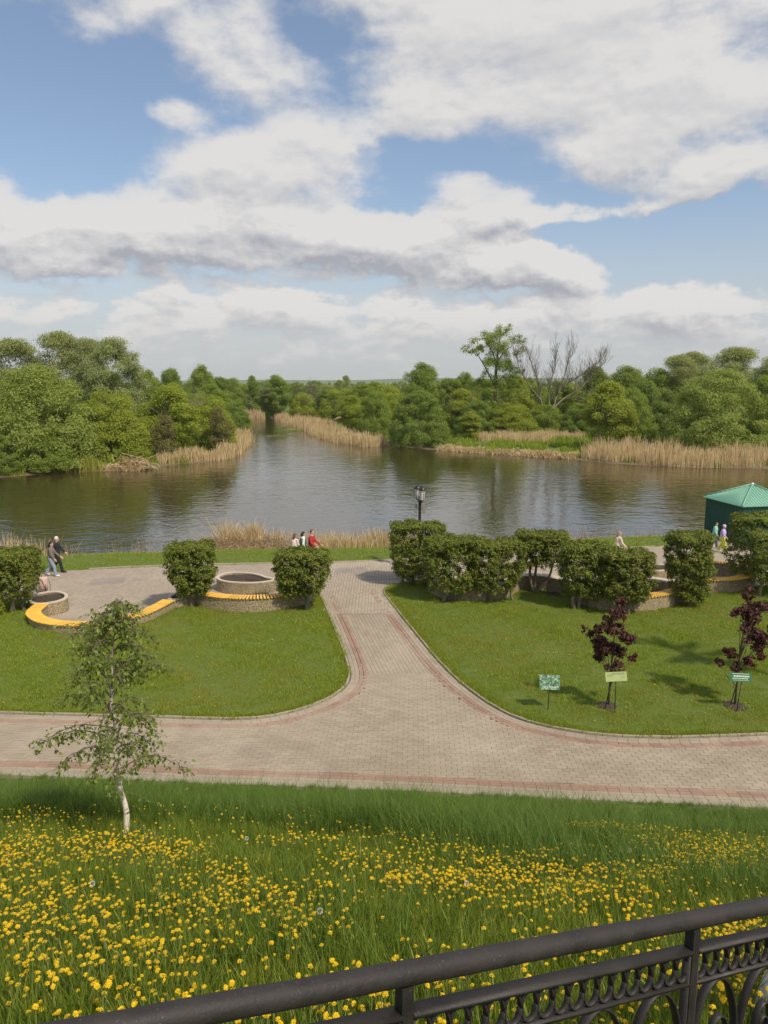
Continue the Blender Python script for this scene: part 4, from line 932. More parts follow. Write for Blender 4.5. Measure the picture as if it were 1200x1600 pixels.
reeds('bare_stalks', np.vstack([band([(-18.5, 42.2), (-14.5, 42.9), (-11, 43.4)], 90, -.4, .8, .2), band([(11.5, 46.2), (17, 47.3)], 110, -.5, .6, .2)]), .4, 1.3, .018, M['reed_wet'], .35)
def pile(name, label, x, y, z, r_, n, cat):
    mb = MB()
    for i in range(n):
        a = rng.uniform(0, 6.28); p_ = np.array((rng.normal(0, r_[0]), rng.normal(0, r_[1]), abs(rng.normal(0, r_[2])))); L_ = rng.uniform(.5, 1.1)
        d_ = np.array((math.cos(a), math.sin(a) * .5, rng.normal(0, .3))) * L_
        mb.tube([p_ - d_, p_, p_ + d_], [.03, .04, .02], 4, False, rng.random())
    return tag(mb.build(name, M['reed'], None, (x, y, z)), label, cat)
pile('dead_reed_heap', 'pale heap of dead reeds at the waterline of the left bank', -28.0, 85.6, -.6, (.9, .5, .45), 260, 'reed heap')
mb = MB(); mb.tube([(-2.2, 0, .3), (-.8, 0, .9), (.6, .1, 1.5), (2.2, .2, 1.7)], [.22, .26, .24, .16], 8)
tag(mb.build('fallen_log', M['pale_wood'], None, (-8.2, 163, .6)), 'pale fallen log lying slanted above the channel reeds', 'log')
# weed patches on the channel surface
for x_, y_, a_, b_ in ((-18.3, 152, 3.2, 4.2), (-19.0, 139, 2.6, 3.2), (-21.3, 163, 1.6, 3.0)):
    q_ = clump(x_, y_, a_ * .45, b_ * .45, 700); v, f = cards(np.c_[q_, np.full(700, -.785)], np.array((0, 0, 1.)) + rng.normal(0, .1, (700, 3)), .28, .8)
    tag(obj('water_weed', arr_mesh('water_weed', v, f, M['leaf_deep'], np.repeat(rng.random(700) * .5, 4))), kind='stuff')

# ------------------------------------------------------------------ clipped thujas
def thuja(label, x, y, shapes, trunks, n=23000, group='clipped thujas', size=.105):
    t = thing('clipped_thuja', label, 'shrub', (x, y, gz(x, y)), group=group); C_, r_ = [], []
    for dx, dy, rx, ry, z0, z1, tp in shapes:
        m_ = int(640 * (rx * (z1 - z0) / 2.0)); ph = rng.uniform(0, 6.28, 4)
        for i in range(m_):
            th = rng.uniform(0, 6.28); topf = rng.random() < .30; z = z1 if topf else z0 + (z1 - z0) * rng.random() ** .85
            f_ = (z - z0) / (z1 - z0); prof = tp + (1 - tp) * min(1, f_ / .5) ** .7; prof *= 1 - .05 * max(0, (f_ - .86) / .14) ** 2
            e = 1 / (abs(math.cos(th)) ** 4. + abs(math.sin(th)) ** 4.) ** (1 / 4.)
            rad = prof * e * (1 + .06 * math.sin(3 * th + ph[0] + 2 * z) + .05 * math.sin(5 * th + ph[1] - 3 * z)) * (rng.random() ** .5 if topf else (rng.uniform(.86, 1.03) if rng.random() < .70 else rng.uniform(.2, .85)))
            zz = z + (.06 * math.sin(4 * th + ph[2]) if topf else 0) + rng.normal(0, .03)
            if f_ < .15 and rng.random() < .35: zz += .15
            C_.append((dx + rx * rad * math.cos(th), dy + ry * rad * math.sin(th), zz - (.08 if topf else 0))); r_.append(rng.uniform(.08, .18))
    obj('crown', crown_mesh('crown', C_, r_, M['leaf_thuja'], n, size, .02, up=.25, jit=.55, asp=.45, fill=.25), t)
    for pts, rad in trunks:
        mb = MB(); P_ = smooth_line([tuple(p) for p in pts], .15); mb.tube([Vector(p) for p in P_], [rad * (1.25 - .6 * i / len(P_)) for i in range(len(P_))], 8); mb.build('trunk', M['bark_grey'], t)
    return t
Z = -.1
thuja('lone clipped thuja with slanting trunk, standing between the first two orange benches', -7.75, 29.5, [(.14, .1, .84, .78, .50, 2.45, .55)], [([(0.12, 0, Z), (.02, 0, .35), (0, .05, 1.2)], .075)])
thuja('lone clipped thuja beside the brick path with pale trunk, right of the middle bench', -3.1, 29.45, [(-.15, .1, 1.0, .85, .50, 2.32, .52)], [([(.05, 0, Z), (.05, 0, .5), (0, .05, 1.3)], .09)])
thuja('clipped thuja cut by the left edge with two trunks behind the orange bench', -14.3, 28.5, [(-.15, .2, 1.05, .9, .35, 2.3, .7)], [([(0, 0, Z), (.02, 0, .4), (0, .05, 1.2)], .09), ([(.45, .1, Z), (.3, .1, .3), (.1, .1, 1.)], .07)], group='clipped thujas')
thuja('tallest leaning thuja on the corner of the path, left end of the big hedge', 1.45, 33.3, [(0, 0, 1.12, .8, .1, 2.72, .55)], [([(-.2, 0, Z), (-.15, 0, .6), (0, 0, 1.3)], .08)])
thuja('thuja with two bent trunks making the left half of the broad hedge', 2.75, 30.5, [(.05, .1, 1.08, .75, .42, 2.62, .75)], [([(-.35, 0, Z), (-.2, 0, .3), (0, .1, 1.2)], .08), ([(.25, 0, Z), (.38, 0, .4), (.3, .1, 1.2)], .065)])
thuja('thuja on a thin straight trunk making the right half of the broad hedge', 4.55, 30.45, [(0, .1, 1.06, .75, .50, 2.5, .72)], [([(-.1, 0, Z), (-.22, 0, .35), (-.2, 0, 1.2)], .065), ([(.8, .2, Z), (.68, .2, .3), (.75, .2, 1.)], .05)])
thuja('thuja with bare fanning trunks before the white-coped wall', 6.45, 31.9, [(.3, .1, 1.05, .75, 1.1, 2.55, .6)], [([(0, 0, Z), (-.15, 0, .4), (-.22, 0, 1.0), (-.1, 0, 1.6)], .06), ([(.05, 0, Z), (.0, 0, .5), (.08, 0, 1.5)], .06), ([(.05, 0, Z), (.35, 0, .3), (.62, 0, .7), (.8, 0, 1.5)], .055)], 17000)
thuja('thuja with twin leaning trunks, left half of the hedge at the weathered bench', 7.6, 29.5, [(.5, .2, 1.0, .75, .45, 2.52, .72)], [([(0, 0, Z), (-.1, 0, .4), (.1, 0, 1.2)], .07), ([(.15, 0, Z), (.2, 0, .5), (.4, .1, 1.2)], .07)])
thuja('thuja directly above the purple maple, right half of the hedge at the weathered bench', 9.45, 28.8, [(-.02, .2, .95, .75, .42, 2.40, .62)], [([(-.5, 0, Z), (-.5, 0, .4), (-.4, 0, 1.2)], .06), ([(.05, 0, Z), (.05, 0, .4), (.0, 0, 1.2)], .07)])
thuja('dense flat-topped thuja standing alone between the two right-hand ring benches', 12.25, 29.85, [(0.0, .1, .80, .80, .25, 2.90, .62)], [([(0, 0, Z), (.05, 0, .4), (0, 0, 1.2)], .09)])
thuja('two-stepped clipped thuja at the right edge before the green shed', 15.75, 31.2, [(.65, .0, 1.15, .7, .55, 2.68, .6), (.85, 1.7, 1.35, .9, .2, 3.12, .8)], [([(.0, 0, Z), (.05, 0, .4), (.15, 0, 1.2)], .07), ([(.6, .1, Z), (.6, .1, 1.0)], .07)], 36000)
# small bright bush at the left edge
t = thing('bush', 'small bright green bush at the left edge under the clipped thuja', 'bush', (-14.9, 27.9, gz(-14.9, 27.9)))
obj('crown', crown_mesh('crown', *dome_clumps(22, .55, .45, 1.0, .2), M['leaf_bright'], 2200, .10), t)

# ------------------------------------------------------------------ birch sapling
bx, by = -3.03, 8.23; bz = gz(bx, by)
t = thing('birch_sapling', 'slender young birch with white trunk standing in the long grass', 'tree', (bx, by, bz))
k_ = .0078
tr = [(0, 0), (3, 42), (-4, 82), (-2, 112), (-8, 152), (-5, 182), (-9, 212), (-7, 252), (0, 312), (8, 352), (20, 378)]
TP = smooth_line([(a * .0074, .02 * math.sin(b * .03), b * k_ - (.03 if b == 0 else 0)) for a, b in tr], .04)
m, gg, out = newmat('birch_bark'); p = opos(gg)
bn = gg.noise(gg.mapping(p, (5, 5, 22)), 1.2, 4, .6); patchn = gg.noise(p, 9, 3, .6)
hz = gg.n('ShaderNodeSeparateXYZ'); gg.put(hz.inputs[0], p)
c = gg.mix(gg.mr(bn, .56, .62, 0, 1), (.74, .66, .54), (.10, .075, .055)); c = gg.mix(gg.mr(patchn, .58, .66, 0, .7), c, (.20, .15, .11))
c = gg.mix(gg.mr(hz.outputs[2], 1.6, 2.4, 0, .8), c, (.22, .14, .085)); pbsdf(gg, out, c, .7, bump(gg, bn, .3, .004))
mb = MB(); nT = len(TP); mb.tube([Vector(p_) for p_ in TP], [.038 * (1 - .86 * (i / nT) ** .8) + (.012 if i < 2 else 0) for i in range(nT)], 10); mb.build('trunk', m, t)
LP_, LD_ = [], []
for i in range(50):
    f_ = .31 + .67 * (i / 49) ** .95; k = int(f_ * (nT - 1)); p0 = TP[k]; a = i * 2.4 + rng.uniform(-.4, .4)
    w_ = float(np.interp(f_, (.25, .45, .7, 1.), (.84, .76, .64, .12))) * rng.uniform(.55, 1.05)
    if f_ < .34 and math.cos(a) < 0: w_ *= .8
    dirx, diry = math.cos(a), math.sin(a); rise = rng.uniform(.05, .35) * (1 if f_ < .5 else 1.6); drop = rng.uniform(.18, .45) if f_ < .55 else rng.uniform(-.1, .2)
    pts = [p0 + np.array((dirx * w_ * s_, diry * w_ * s_ * .9, rise * math.sin(min(s_ * 2.2, 1.57)) * w_ * 1.2 - drop * max(0, s_ - .45) ** 1.5 * 1.6)) for s_ in np.linspace(0, 1, 8)]
    mb = MB(); mb.tube([Vector(q_) for q_ in pts], [.0085 * (1 - .8 * j / 7) + .0012 for j in range(8)], 5, False)
    for j in range(2, 8):
        for r__ in range(4 if f_ < .5 else 3):
            d_ = np.array((rng.normal() * .6 + dirx * .4, rng.normal() * .6 + diry * .4, rng.uniform(-.7, .25))); L_ = rng.uniform(.07, .22)
            e1 = pts[j] + d_ * L_ * .5; e2 = pts[j] + d_ * L_ + np.array((0, 0, -.05))
            mb.tube([Vector(pts[j]), Vector(e1), Vector(e2)], [.003, .0022, .0012], 3, False)
            for s_ in (.35, .6, .8, 1.): 
                if rng.random() < .92: LP_.append(pts[j] + (e2 - pts[j]) * s_ + rng.normal(0, .018, 3)); LD_.append(unit(d_))
    mb.build('branch', M['twig'], t)
LP_ = np.array(LP_); n = len(LP_); hang = unit(rng.normal(size=(n, 3)) * .45 + np.array((0, 0, -.9)))
N_ = unit(rng.normal(size=(n, 3)) + np.array((.2, -.5, .35)))
tt = unit(hang - (hang * N_).sum(1, keepdims=True) * N_); b_ = np.cross(N_, tt); s_ = rng.uniform(.034, .058, n)[:, None]; P0 = LP_
V6 = np.stack([P0, P0 + tt * s_ * .35 + b_ * s_ * .36, P0 + tt * s_ * .75 + b_ * s_ * .2, P0 + tt * s_ * 1.1, P0 + tt * s_ * .75 - b_ * s_ * .2, P0 + tt * s_ * .35 - b_ * s_ * .36], 1).reshape(-1, 3)
V6 = V6.reshape(n, 6, 3); V6[:, (1, 5)] += (N_ * s_ * .10)[:, None]; V6 = V6.reshape(-1, 3); b6 = np.arange(n)[:, None] * 6
F6 = np.concatenate([b6 + np.array([[0, 1, 2, 3]]), b6 + np.array([[0, 3, 4, 5]])])
tag(obj('leaves', arr_mesh('leaves', V6, F6, M['leaf_birch'], np.repeat(rng.random(n), 6)), t), kind='stuff')
def soil_disc(x, y, r_, name='soil_patch'):
    mb = MB(); n = 26; vs = [(0, 0, .05)]; 
    for q_ in (.5, 1.): vs += [(math.cos(a) * r_ * q_ * rng.uniform(.8, 1.2), math.sin(a) * r_ * q_ * rng.uniform(.8, 1.2), (.035 if q_ < 1 else -.01)) for a in np.linspace(0, 6.28, n, endpoint=False)]
    vs = [(x + a, y + b, gz(x + a, y + b) + c_ + .006) for a, b, c_ in vs]
    fs = [(0, 1 + i, 1 + (i + 1) % n) for i in range(n)] + [(1 + i, 1 + n + i, 1 + n + (i + 1) % n, 1 + (i + 1) % n) for i in range(n)]
    mb.add(vs, fs, True); tag(mb.build(name, M['soil']), kind='structure')
soil_disc(-2.95, 8.3, .30); soil_disc(-.35, 9.9, .28); soil_disc(6.2, 20.15, .30); soil_disc(9.75, 20.15, .36); soil_disc(7.25, 31.6, .5)

# ------------------------------------------------------------------ purple maples
def maple(label, x, y, px0, cl, n):
    t = thing('purple_maple', label, 'tree', (x, y, gz(x, y)), group='young purple-leaved maples'); s_ = .0175
    C_, r_, mb = [], [], MB(); mb.tube([(0, 0, -.1), (.03, 0, .8), (.05, 0, 1.6), (.12, 0, 2.4)], [.032, .028, .02, .008], 7)
    for a, b, q_ in cl:
        c_ = np.array(((a - px0) * s_, rng.uniform(-.3, .3), (1110 - b) * s_ * 1.05)); zb = max(.35, c_[2] * .55 - .1)
        p0 = Vector((.03, 0, zb)); p3 = Vector(c_); mb.tube([p0, p0.lerp(p3, .5) + Vector((0, 0, -.06)), p3], [.014, .010, .004], 5, False)
        for i in range(7): d_ = unit(rng.normal(size=3)); C_.append(tuple(c_ + d_ * q_ * s_ * rng.uniform(.3, 1.0))); r_.append(q_ * s_ * rng.uniform(.28, .50))
    mb.build('trunk', M['bark'], t); obj('crown', crown_mesh('crown', C_, r_, M['leaf_purple'], n, .075, .25, asp=.8, jit=.9, up=.3, shell=(.3, 1.2)), t); return t
maple('young purple-leaved maple growing behind the pale sign on two legs', 6.23, 20.15, 957, [(967, 950, 13), (957, 975, 18), (930, 1000, 14), (917, 993, 6), (985, 998, 12), (950, 1012, 20), (968, 1022, 16), (945, 1035, 13), (962, 1045, 14), (990, 1035, 8), (975, 1000, 12), (962, 990, 15), (938, 1018, 10)], 4600)
maple('young purple-leaved maple at the right edge behind the dark green sign', 9.75, 20.15, 1152, [(1168, 942, 13), (1152, 962, 15), (1175, 975, 20), (1190, 960, 11), (1162, 992, 16), (1183, 1005, 17), (1142, 1030, 10), (1125, 1045, 10), (1168, 1035, 12), (1130, 1022, 7), (1197, 985, 12), (1150, 1052, 9), (1185, 1030, 10), (1172, 955, 12)], 4600)

# ------------------------------------------------------------------ signs on the lawn
def plant_sign(label, x, y, legs, w_, h_, zc, tilt, roll, mats, lines):
    z0 = gz(x, y); t = thing('plant_sign', label, 'sign', (x, y, z0), group='plant signs on the lawn'); R3 = Euler((R(-tilt), R(roll), 0)).to_matrix()
    for a, b in legs:
        mb = MB(); mb.tube([Vector(a), Vector(b)], .013, 8); mb.build('leg', M['black_metal'], t)
    mb = MB(); mb.box((0, 0, zc), (w_, .014, h_), R3); mb.build('board', mats[0], t)
    mb = MB(); c_ = Vector((0, 0, zc))
    for dz, hh, x0, x1, gap in lines:
        u_ = x0
        while u_ < x1:
            L_ = rng.uniform(.5, 1.3) * hh if gap else x1 - x0
            L_ = min(L_, x1 - u_); mb.box(c_ + R3 @ Vector((u_ + L_ / 2, -.0085, dz)), (L_, .003, hh), R3); u_ += L_ + gap + .001
    if mb.V: mb.build('print', mats[1], t)
    return t
m, gg, out = newmat('printed_map'); p = opos(gg)
n1 = gg.noise(gg.mapping(p, (9, 9, 9)), 1., 4, .6); n2 = gg.noise(gg.mapping(p, (16, 16, 22), loc=(3, 1, 2)), 1., 3, .5)
c = gg.mix(gg.mr(n1, .46, .54), (.035, .13, .06), (.14, .27, .16)); c = gg.mix(gg.mr(n2, .57, .62), c, (.42, .50, .40)); c = gg.mix(gg.mr(n2, .36, .40, 1, 0), c, (.015, .06, .03))
pbsdf(gg, out, c, .4); M['printed'] = m
M['sign_pale'] = simple('sign_pale', (.36, .42, .17), .5, .2, 8); M['sign_green'] = simple('sign_green', (.030, .13, .055), .4, .15, 8); M['sign_ink'] = simple('sign_ink', (.10, .14, .06), .5, .2, 9); M['sign_white'] = simple('sign_white', (.55, .66, .52), .5, .1, 9)
plant_sign('square green sign with a pale patchy picture on a single thin leg', 4.54, 19.96, [((-.02, .02, -.2), (.0, .02, .62))], .56, .40, .80, 25, 2, (M['printed'], M['sign_white']), [(-.13, .025, -.2, .22, .02)])
plant_sign('pale yellow-green narrow sign on two splayed legs before the purple maple', 6.27, 19.7, [((-.20, .32, -.2), (-.10, .02, .98)), ((.02, 0, -.2), (.0, .02, .98))], .58, .25, 1.05, 22, -3, (M['sign_pale'], M['sign_ink']), [(.085, .022, -.10, .22, .012), (.05, .014, -.24, -.04, .01), (.02, .014, -.24, -.08, .01), (-.02, .016, .12, .25, .012), (.05, .014, .05, .25, .012)])
plant_sign('dark green narrow sign with white writing on two legs', 9.68, 19.8, [((-.10, .32, -.2), (-.06, .02, .90)), ((-.04, 0, -.2), (.05, .02, .90))], .60, .24, .98, 22, 3, (M['sign_green'], M['sign_white']), [(.03, .042, -.19, .24, .008), (-.03, .024, -.22, .20, .006), (-.075, .014, -.20, .22, .01), (.095, .012, -.22, .24, .0)])

# ------------------------------------------------------------------ street lamp with two lanterns
t = thing('street_lamp', 'black street lamp with two lanterns rising behind the thuja hedge', 'street lamp', (1.70, 36.0, 0))
mb = MB(); mb.tube([(0, 0, 0), (0, 0, .12), (0, 0, .13), (0, 0, .5), (0, 0, .52), (0, 0, 3.3), (0, 0, 3.42)], [.16, .16, .11, .10, .075, .065, .09], 12); mb.build('post', M['black_metal'], t)
mb = MB()
for s_ in (-1, 1): mb.tube([(0, 0, 3.25), (s_ * .06, -s_ * .16, 3.30), (s_ * .09, -s_ * .24, 3.42)], .022, 6)
mb.build('bracket', M['black_metal'], t)
mg, gg, out = newmat('lantern_glass'); b = pbsdf(gg, out, (.78, .76, .70), .25); b.inputs['Alpha'].default_value = .75
for s_ in (-1, 1):
    cx, cy = s_ * .10, -s_ * .26; L_ = MB(); L_.tube([(cx, cy, 3.40), (cx, cy, 3.46)], [.05, .115], 6)
    for i in range(6):
        a = i * math.pi / 3; p0 = Vector((cx + .115 * math.cos(a), cy + .115 * math.sin(a), 3.46)); p1 = Vector((cx + .175 * math.cos(a), cy + .175 * math.sin(a), 3.93)); L_.tube([p0, p1], .011, 5)
    lan = L_.build('lantern', M['black_metal'], t)
    c_ = MB(); c_.tube([(cx, cy, 3.93), (cx, cy, 3.96), (cx, cy, 4.08), (cx, cy, 4.11), (cx, cy, 4.18)], [.205, .21, .07, .035, .012], 6); c_.build('cap', M['black_metal'], lan)
    g_ = MB(); g_.tube([(cx, cy, 3.462), (cx, cy, 3.928)], [.105, .165], 6, False); g_.build('glass', mg, lan)
for s_ in (-1, 1):
    mb = MB(); mb.box((s_ * .19, -.02, 3.02), (.13, .16, .46), ch=.012); mb.box((s_ * .10, 0, 3.02), (.1, .03, .03))
    mb.build('speaker_box', M['grey_plastic'], t)

# ------------------------------------------------------------------ green shed
N0 = Vector((19.72, 41.7)); e1 = Vector((-.67, 3.7)).normalized(); e2 = Vector((e1.y, -e1.x)); sz = 3.8
cc = N0 + e1 * sz / 2 + e2 * sz / 2; rz = math.atan2(e2.y, e2.x)
t = thing('shed', 'dark green metal shed with lighter green pyramid roof by the water', 'shed', (cc.x, cc.y, 0), rz); hw = sz / 2 - .16
mb = MB(); mb.box((0, 0, .95), (hw * 2, hw * 2, 2.4)); 
mb.build('wall', M['shed_wall'], t)
ribs = MB()
for s_ in np.arange(-hw + .1, hw, .22):
    ribs.box((s_, -hw - .008, .95), (.05, .02, 2.38)); ribs.box((-hw - .008, s_, .95), (.02, .05, 2.38)); ribs.box((s_, hw + .008, .95), (.05, .02, 2.38)); ribs.box((hw + .008, s_, .95), (.02, .05, 2.38))
ribs.build('wall_rib', M['shed_wall'], t)
hr = sz / 2; ez, az_ = 2.17, 3.10; apex = Vector((0, 0, az_)); cs = [Vector((x * hr, y * hr, ez)) for x, y in ((-1, -1), (1, -1), (1, 1), (-1, 1))]
for i in range(4):
    a, b = cs[i], cs[(i + 1) % 4]; mb = MB(); dn = Vector((0, 0, -.03)); nrm = (b - a).cross(apex - a).normalized()
    mb.add([a, b, apex, a + dn, b + dn, apex + dn], [(0, 1, 2), (5, 4, 3), (0, 3, 4, 1)])
    for f_ in np.arange(.03, 1, .048):
        p0 = a.lerp(b, f_); top_ = a.lerp(apex, f_ * 2) if f_ < .5 else b.lerp(apex, (1 - f_) * 2)
        mb.ribbon([p0 + nrm * .012, top_ + nrm * .012], (b - a), .05, .024)
    mb.build('roof_panel', M['shed_roof'], t)
for i in range(4):
    mb = MB(); mb.tube([cs[i] + Vector((0, 0, .03)), apex + Vector((0, 0, .03))], .055, 6); mb.build('hip_cap', M['shed_roof'], t)
mb = MB(); mb.tube([(0, 0, az_), (0, 0, az_ + .05), (0, 0, az_ + .11)], [.10, .09, .03], 8); mb.build('finial', M['white'], t)

# ------------------------------------------------------------------ litter bin
t = thing('litter_bin', 'pale pink tapered litter bin on a black metal stand beside the left clipped thuja', 'litter bin', (-14.62, 31.95, 0))
mb = MB(); mb.tube([(0, 0, .12), (0, 0, .40), (0, 0, .66), (0, 0, .70)], [.17, .185, .20, .19], 16); mb.build('bin_body', simple('pale_pink', (.60, .42, .35), .7, .1), t)
mb = MB(); mb.box((.05, 0, .03), (.50, .30, .04)); 
for s_ in (-.19, .19): mb.tube([(s_, -.21, .04), (s_, -.21, .45)], .014, 6)
mb.tube([(.05, -.2, .62), (.16, -.22, .3), (.2, -.2, .08)], .010, 6); mb.tube([(.24, 0, .62), (.30, 0, .4), (.28, 0, .08)], .010, 6); mb.build('stand', M['black_metal'], t)

# ------------------------------------------------------------------ people
def remesh(mb, name, mat, vox=.013, sm=3):
    me = mb.mesh('tmp', mat); o = bpy.data.objects.new('tmp', me); COL.objects.link(o)
    md = o.modifiers.new('r', 'REMESH'); md.mode = 'VOXEL'; md.voxel_size = vox; md.use_smooth_shade = True
    md = o.modifiers.new('s', 'SMOOTH'); md.iterations = sm; md.factor = .5
    dg = bpy.context.evaluated_depsgraph_get(); new = bpy.data.meshes.new_from_object(o.evaluated_get(dg)); new.name = name
    bpy.data.objects.remove(o); bpy.data.meshes.remove(me); new.materials.clear(); new.materials.append(mat)
    for p_ in new.polygons: p_.material_index = 0
    return new
def person(label, x, y, rz, h=1.72, legs=((.30, .0), (-.28, .12)), arms=((-.18, .25), (.2, .3)), top=None, bottom=None, shoes=None, hair=None, hairlen=.0, loose=1., cap=None, lean=.03, toplen=.80, vest=None, scarf=None):
    """facing +x; legs: (stride, knee bend) per side, arms: (swing, elbow bend)"""
    t = thing('person', label, 'person', (x, y, 0), rz, 'people by the water'); k = h / 1.72; V3 = lambda a, b, c: Vector((a * k, b * k, c * k))
    hip, chest, neck, head = V3(0, 0, .92), V3(lean, 0, 1.28), V3(lean * 1.3, 0, 1.46), V3(lean * 1.6 + .015, 0, 1.60)
    B = MB(); T_ = MB(); L_ = MB()
    B.tube([V3(0, 0, .84), hip, V3(lean * .5, 0, 1.08), chest, V3(lean, 0, 1.40), neck, V3(lean * 1.5, 0, 1.52)], [q_ * k for q_ in (.10, .125, .11, .13, .09, .052, .05)], 12)
    B.ell(head, (.092 * k, .075 * k, .118 * k), 14, 10); B.ell(head + V3(.092, 0, -.01), (.018 * k, .012 * k, .02 * k)); B.ell(head + V3(.03, 0, -.07), (.06 * k, .055 * k, .05 * k))
    for s_ in (-1, 1): B.ell(head + V3(-.005, s_ * .077, -.01), (.022 * k, .012 * k, .032 * k))
    feet = []
    for s_, (st, kb) in zip((-1, 1), legs):
        h0 = V3(0, s_ * .09, .88); an = V3(st, s_ * .09, .09 + (.10 if st < -.2 else 0)); kn = (h0 + an) / 2 + V3(.04 + kb * .5, 0, 0)
        B.tube([h0, kn, an], [.085 * k, .058 * k, .042 * k], 10); L_.tube([h0 + V3(0, 0, .06), h0.lerp(kn, .5), kn, kn.lerp(an, .6), an + V3(0, 0, -.02)], [.115 * k * loose, .10 * k * loose, .082 * k * loose, .075 * k * loose, .078 * k * loose], 12)
        B.tube([an, an + V3(.02, 0, -.05), an + V3(.13, 0, -.06)], [.042 * k, .045 * k, .03 * k], 8); feet.append((an, st))
    L_.tube([V3(0, 0, .80), hip, V3(.0, 0, 1.02)], [.14 * k * loose, .155 * k * loose, .14 * k], 14)
    T_.tube([V3(0, 0, toplen), V3(.0, 0, .95), V3(lean * .5, 0, 1.1), chest, V3(lean, 0, 1.40), V3(lean * 1.2, 0, 1.46)], [.165 * k, .165 * k, .155 * k, .165 * k, .12 * k, .07 * k], 14)
    for s_, (sw, eb) in zip((-1, 1), arms):
        sh = V3(lean, s_ * .175, 1.39); elb = sh + V3(sw, s_ * .05, -.28); wr = elb + V3(sw * .6 + eb, -s_ * .02, -.25 + abs(eb) * .35); hd = (wr - elb).normalized()
        B.tube([sh, elb, wr], [.05 * k, .04 * k, .028 * k], 8); T_.tube([V3(lean, s_ * .10, 1.38), sh, elb, elb.lerp(wr, .92)], [.07 * k, .075 * k, .062 * k, .05 * k], 10)
        B.tube([wr, wr + hd * .05 * k, wr + hd * .09 * k], [.03 * k, .04 * k, .036 * k], 8); sd = hd.cross(Vector((0, 1, 0))).normalized()
        for q_ in range(4): o_ = sd * (q_ - 1.5) * .021 * k; B.tube([wr + hd * .08 * k + o_, wr + hd * (.13 + .015 * (q_ in (1, 2))) * k + o_, wr + hd * .16 * k + o_ + Vector((.012, 0, 0))], [.0105 * k, .0095 * k, .008 * k], 6)
        B.tube([wr + hd * .03 * k + sd * .035 * k, wr + hd * .075 * k + sd * .062 * k], [.013 * k, .01 * k], 6)
    obj('body', remesh(B, 'body', M['skin'], .011, 2), t); obj('jacket', remesh(T_, 'jacket', top, .014), t); obj('trousers', remesh(L_, 'trousers', bottom, .014), t)
    for an, st in feet:
        F_ = MB(); rx = Matrix.Rotation(R(-25 if st < -.2 else 0), 3, 'Y').inverted() if st < -.2 else Matrix.Identity(3)
        F_.ell(an + rx @ V3(.06, 0, -.045), (.145 * k, .052 * k, .045 * k), 12, 8, rx); F_.tube([an + V3(0, 0, .01), an + V3(0, 0, -.05)], .055 * k, 8); obj('shoe', remesh(F_, 'shoe', shoes, .012, 2), t)
    H_ = MB(); H_.ell(head + V3(-.022, 0, .028), (.100 * k, .085 * k, .108 * k), 14, 10)
    if hairlen: H_.tube([head + V3(-.05, 0, .03), head + V3(-.085, 0, -.08), head + V3(-.09, 0, -.08 - hairlen)], [.085 * k, .085 * k, .05 * k], 10)
    obj('hair', remesh(H_, 'hair', hair, .012, 2), t)
    for s_ in (-1, 1): e_ = MB(); e_.ell(head + V3(.083, s_ * .03, .018), (.008 * k, .012 * k, .008 * k), 8, 6); e_.build('eye', M['black_metal'], t)
    if cap: c_ = MB(); c_.ell(head + V3(-.012, 0, .05), (.112 * k, .097 * k, .095 * k), 14, 10); obj('cap', remesh(c_, 'cap', cap, .012, 2), t)
    if vest:
        v_ = MB(); v_.tube([V3(0, 0, .92), V3(lean * .5, 0, 1.1), chest, V3(lean, 0, 1.405)], [.175 * k, .172 * k, .178 * k, .13 * k], 14); obj('vest', remesh(v_, 'vest', vest, .014), t)
    if scarf: s__ = MB(); s__.tube([neck + V3(0, 0, -.05), neck + V3(0, 0, .03)], [.10 * k, .085 * k], 12); obj('collar', remesh(s__, 'collar', scarf, .014), t)
    return t
hair_dark = cloth('hair_dark', (.03, .02, .015)); hair_brown = cloth('hair_brown', (.12, .065, .03)); hair_white = cloth('hair_white', (.62, .55, .46)); hair_grey = cloth('hair_grey', (.26, .23, .21))
dk = cloth('cloth_black', (.018, .019, .022)); jeans = cloth('cloth_jeans', (.24, .30, .37)); wht = cloth('cloth_white', (.72, .69, .66)); denim = cloth('cloth_denim', (.06, .08, .13))
leop = cloth('cloth_spotted', (.17, .14, .12), .75, 16)
person('white-haired person in dark clothes walking along the promenade at the far left', -15.55, 35.6, R(8), 1.74, ((.24, .02), (-.22, .14)), ((-.14, .1), (.12, .12)), dk, dk, dk, hair_white)
person('person in a spotted grey jacket and light jeans walking at the far left', -15.5, 34.85, R(8), 1.64, ((.20, .03), (-.26, .12)), ((.06, .1), (.14, .15)), leop, jeans, wht, hair_dark, .14, 1.05, toplen=.72)
person('red-jacketed brown-haired person behind the clipped thuja by the path', -3.62, 37.3, R(-20), 1.74, ((.1, .02), (-.08, .03)), ((.08, .2), (.1, .25)), cloth('cloth_red', (.36, .025, .03)), denim, dk, hair_brown, scarf=cloth('cloth_pink', (.62, .34, .32)))
person('dark-haired person in a dark green vest with white sleeves behind the thuja', -4.02, 37.05, R(20), 1.68, ((.1, .02), (-.08, .03)), ((-.04, .1), (.05, .15)), wht, denim, dk, hair_dark, .04, vest=cloth('cloth_green', (.012, .10, .065)), scarf=wht)
person('brown-haired person in a pale pink top beside the green vest', -4.42, 37.0, R(60), 1.60, ((.06, .02), (-.05, .03)), ((.05, .1), (.05, .15)), cloth('cloth_palepink', (.66, .54, .50)), jeans, wht, hair_brown, .16)
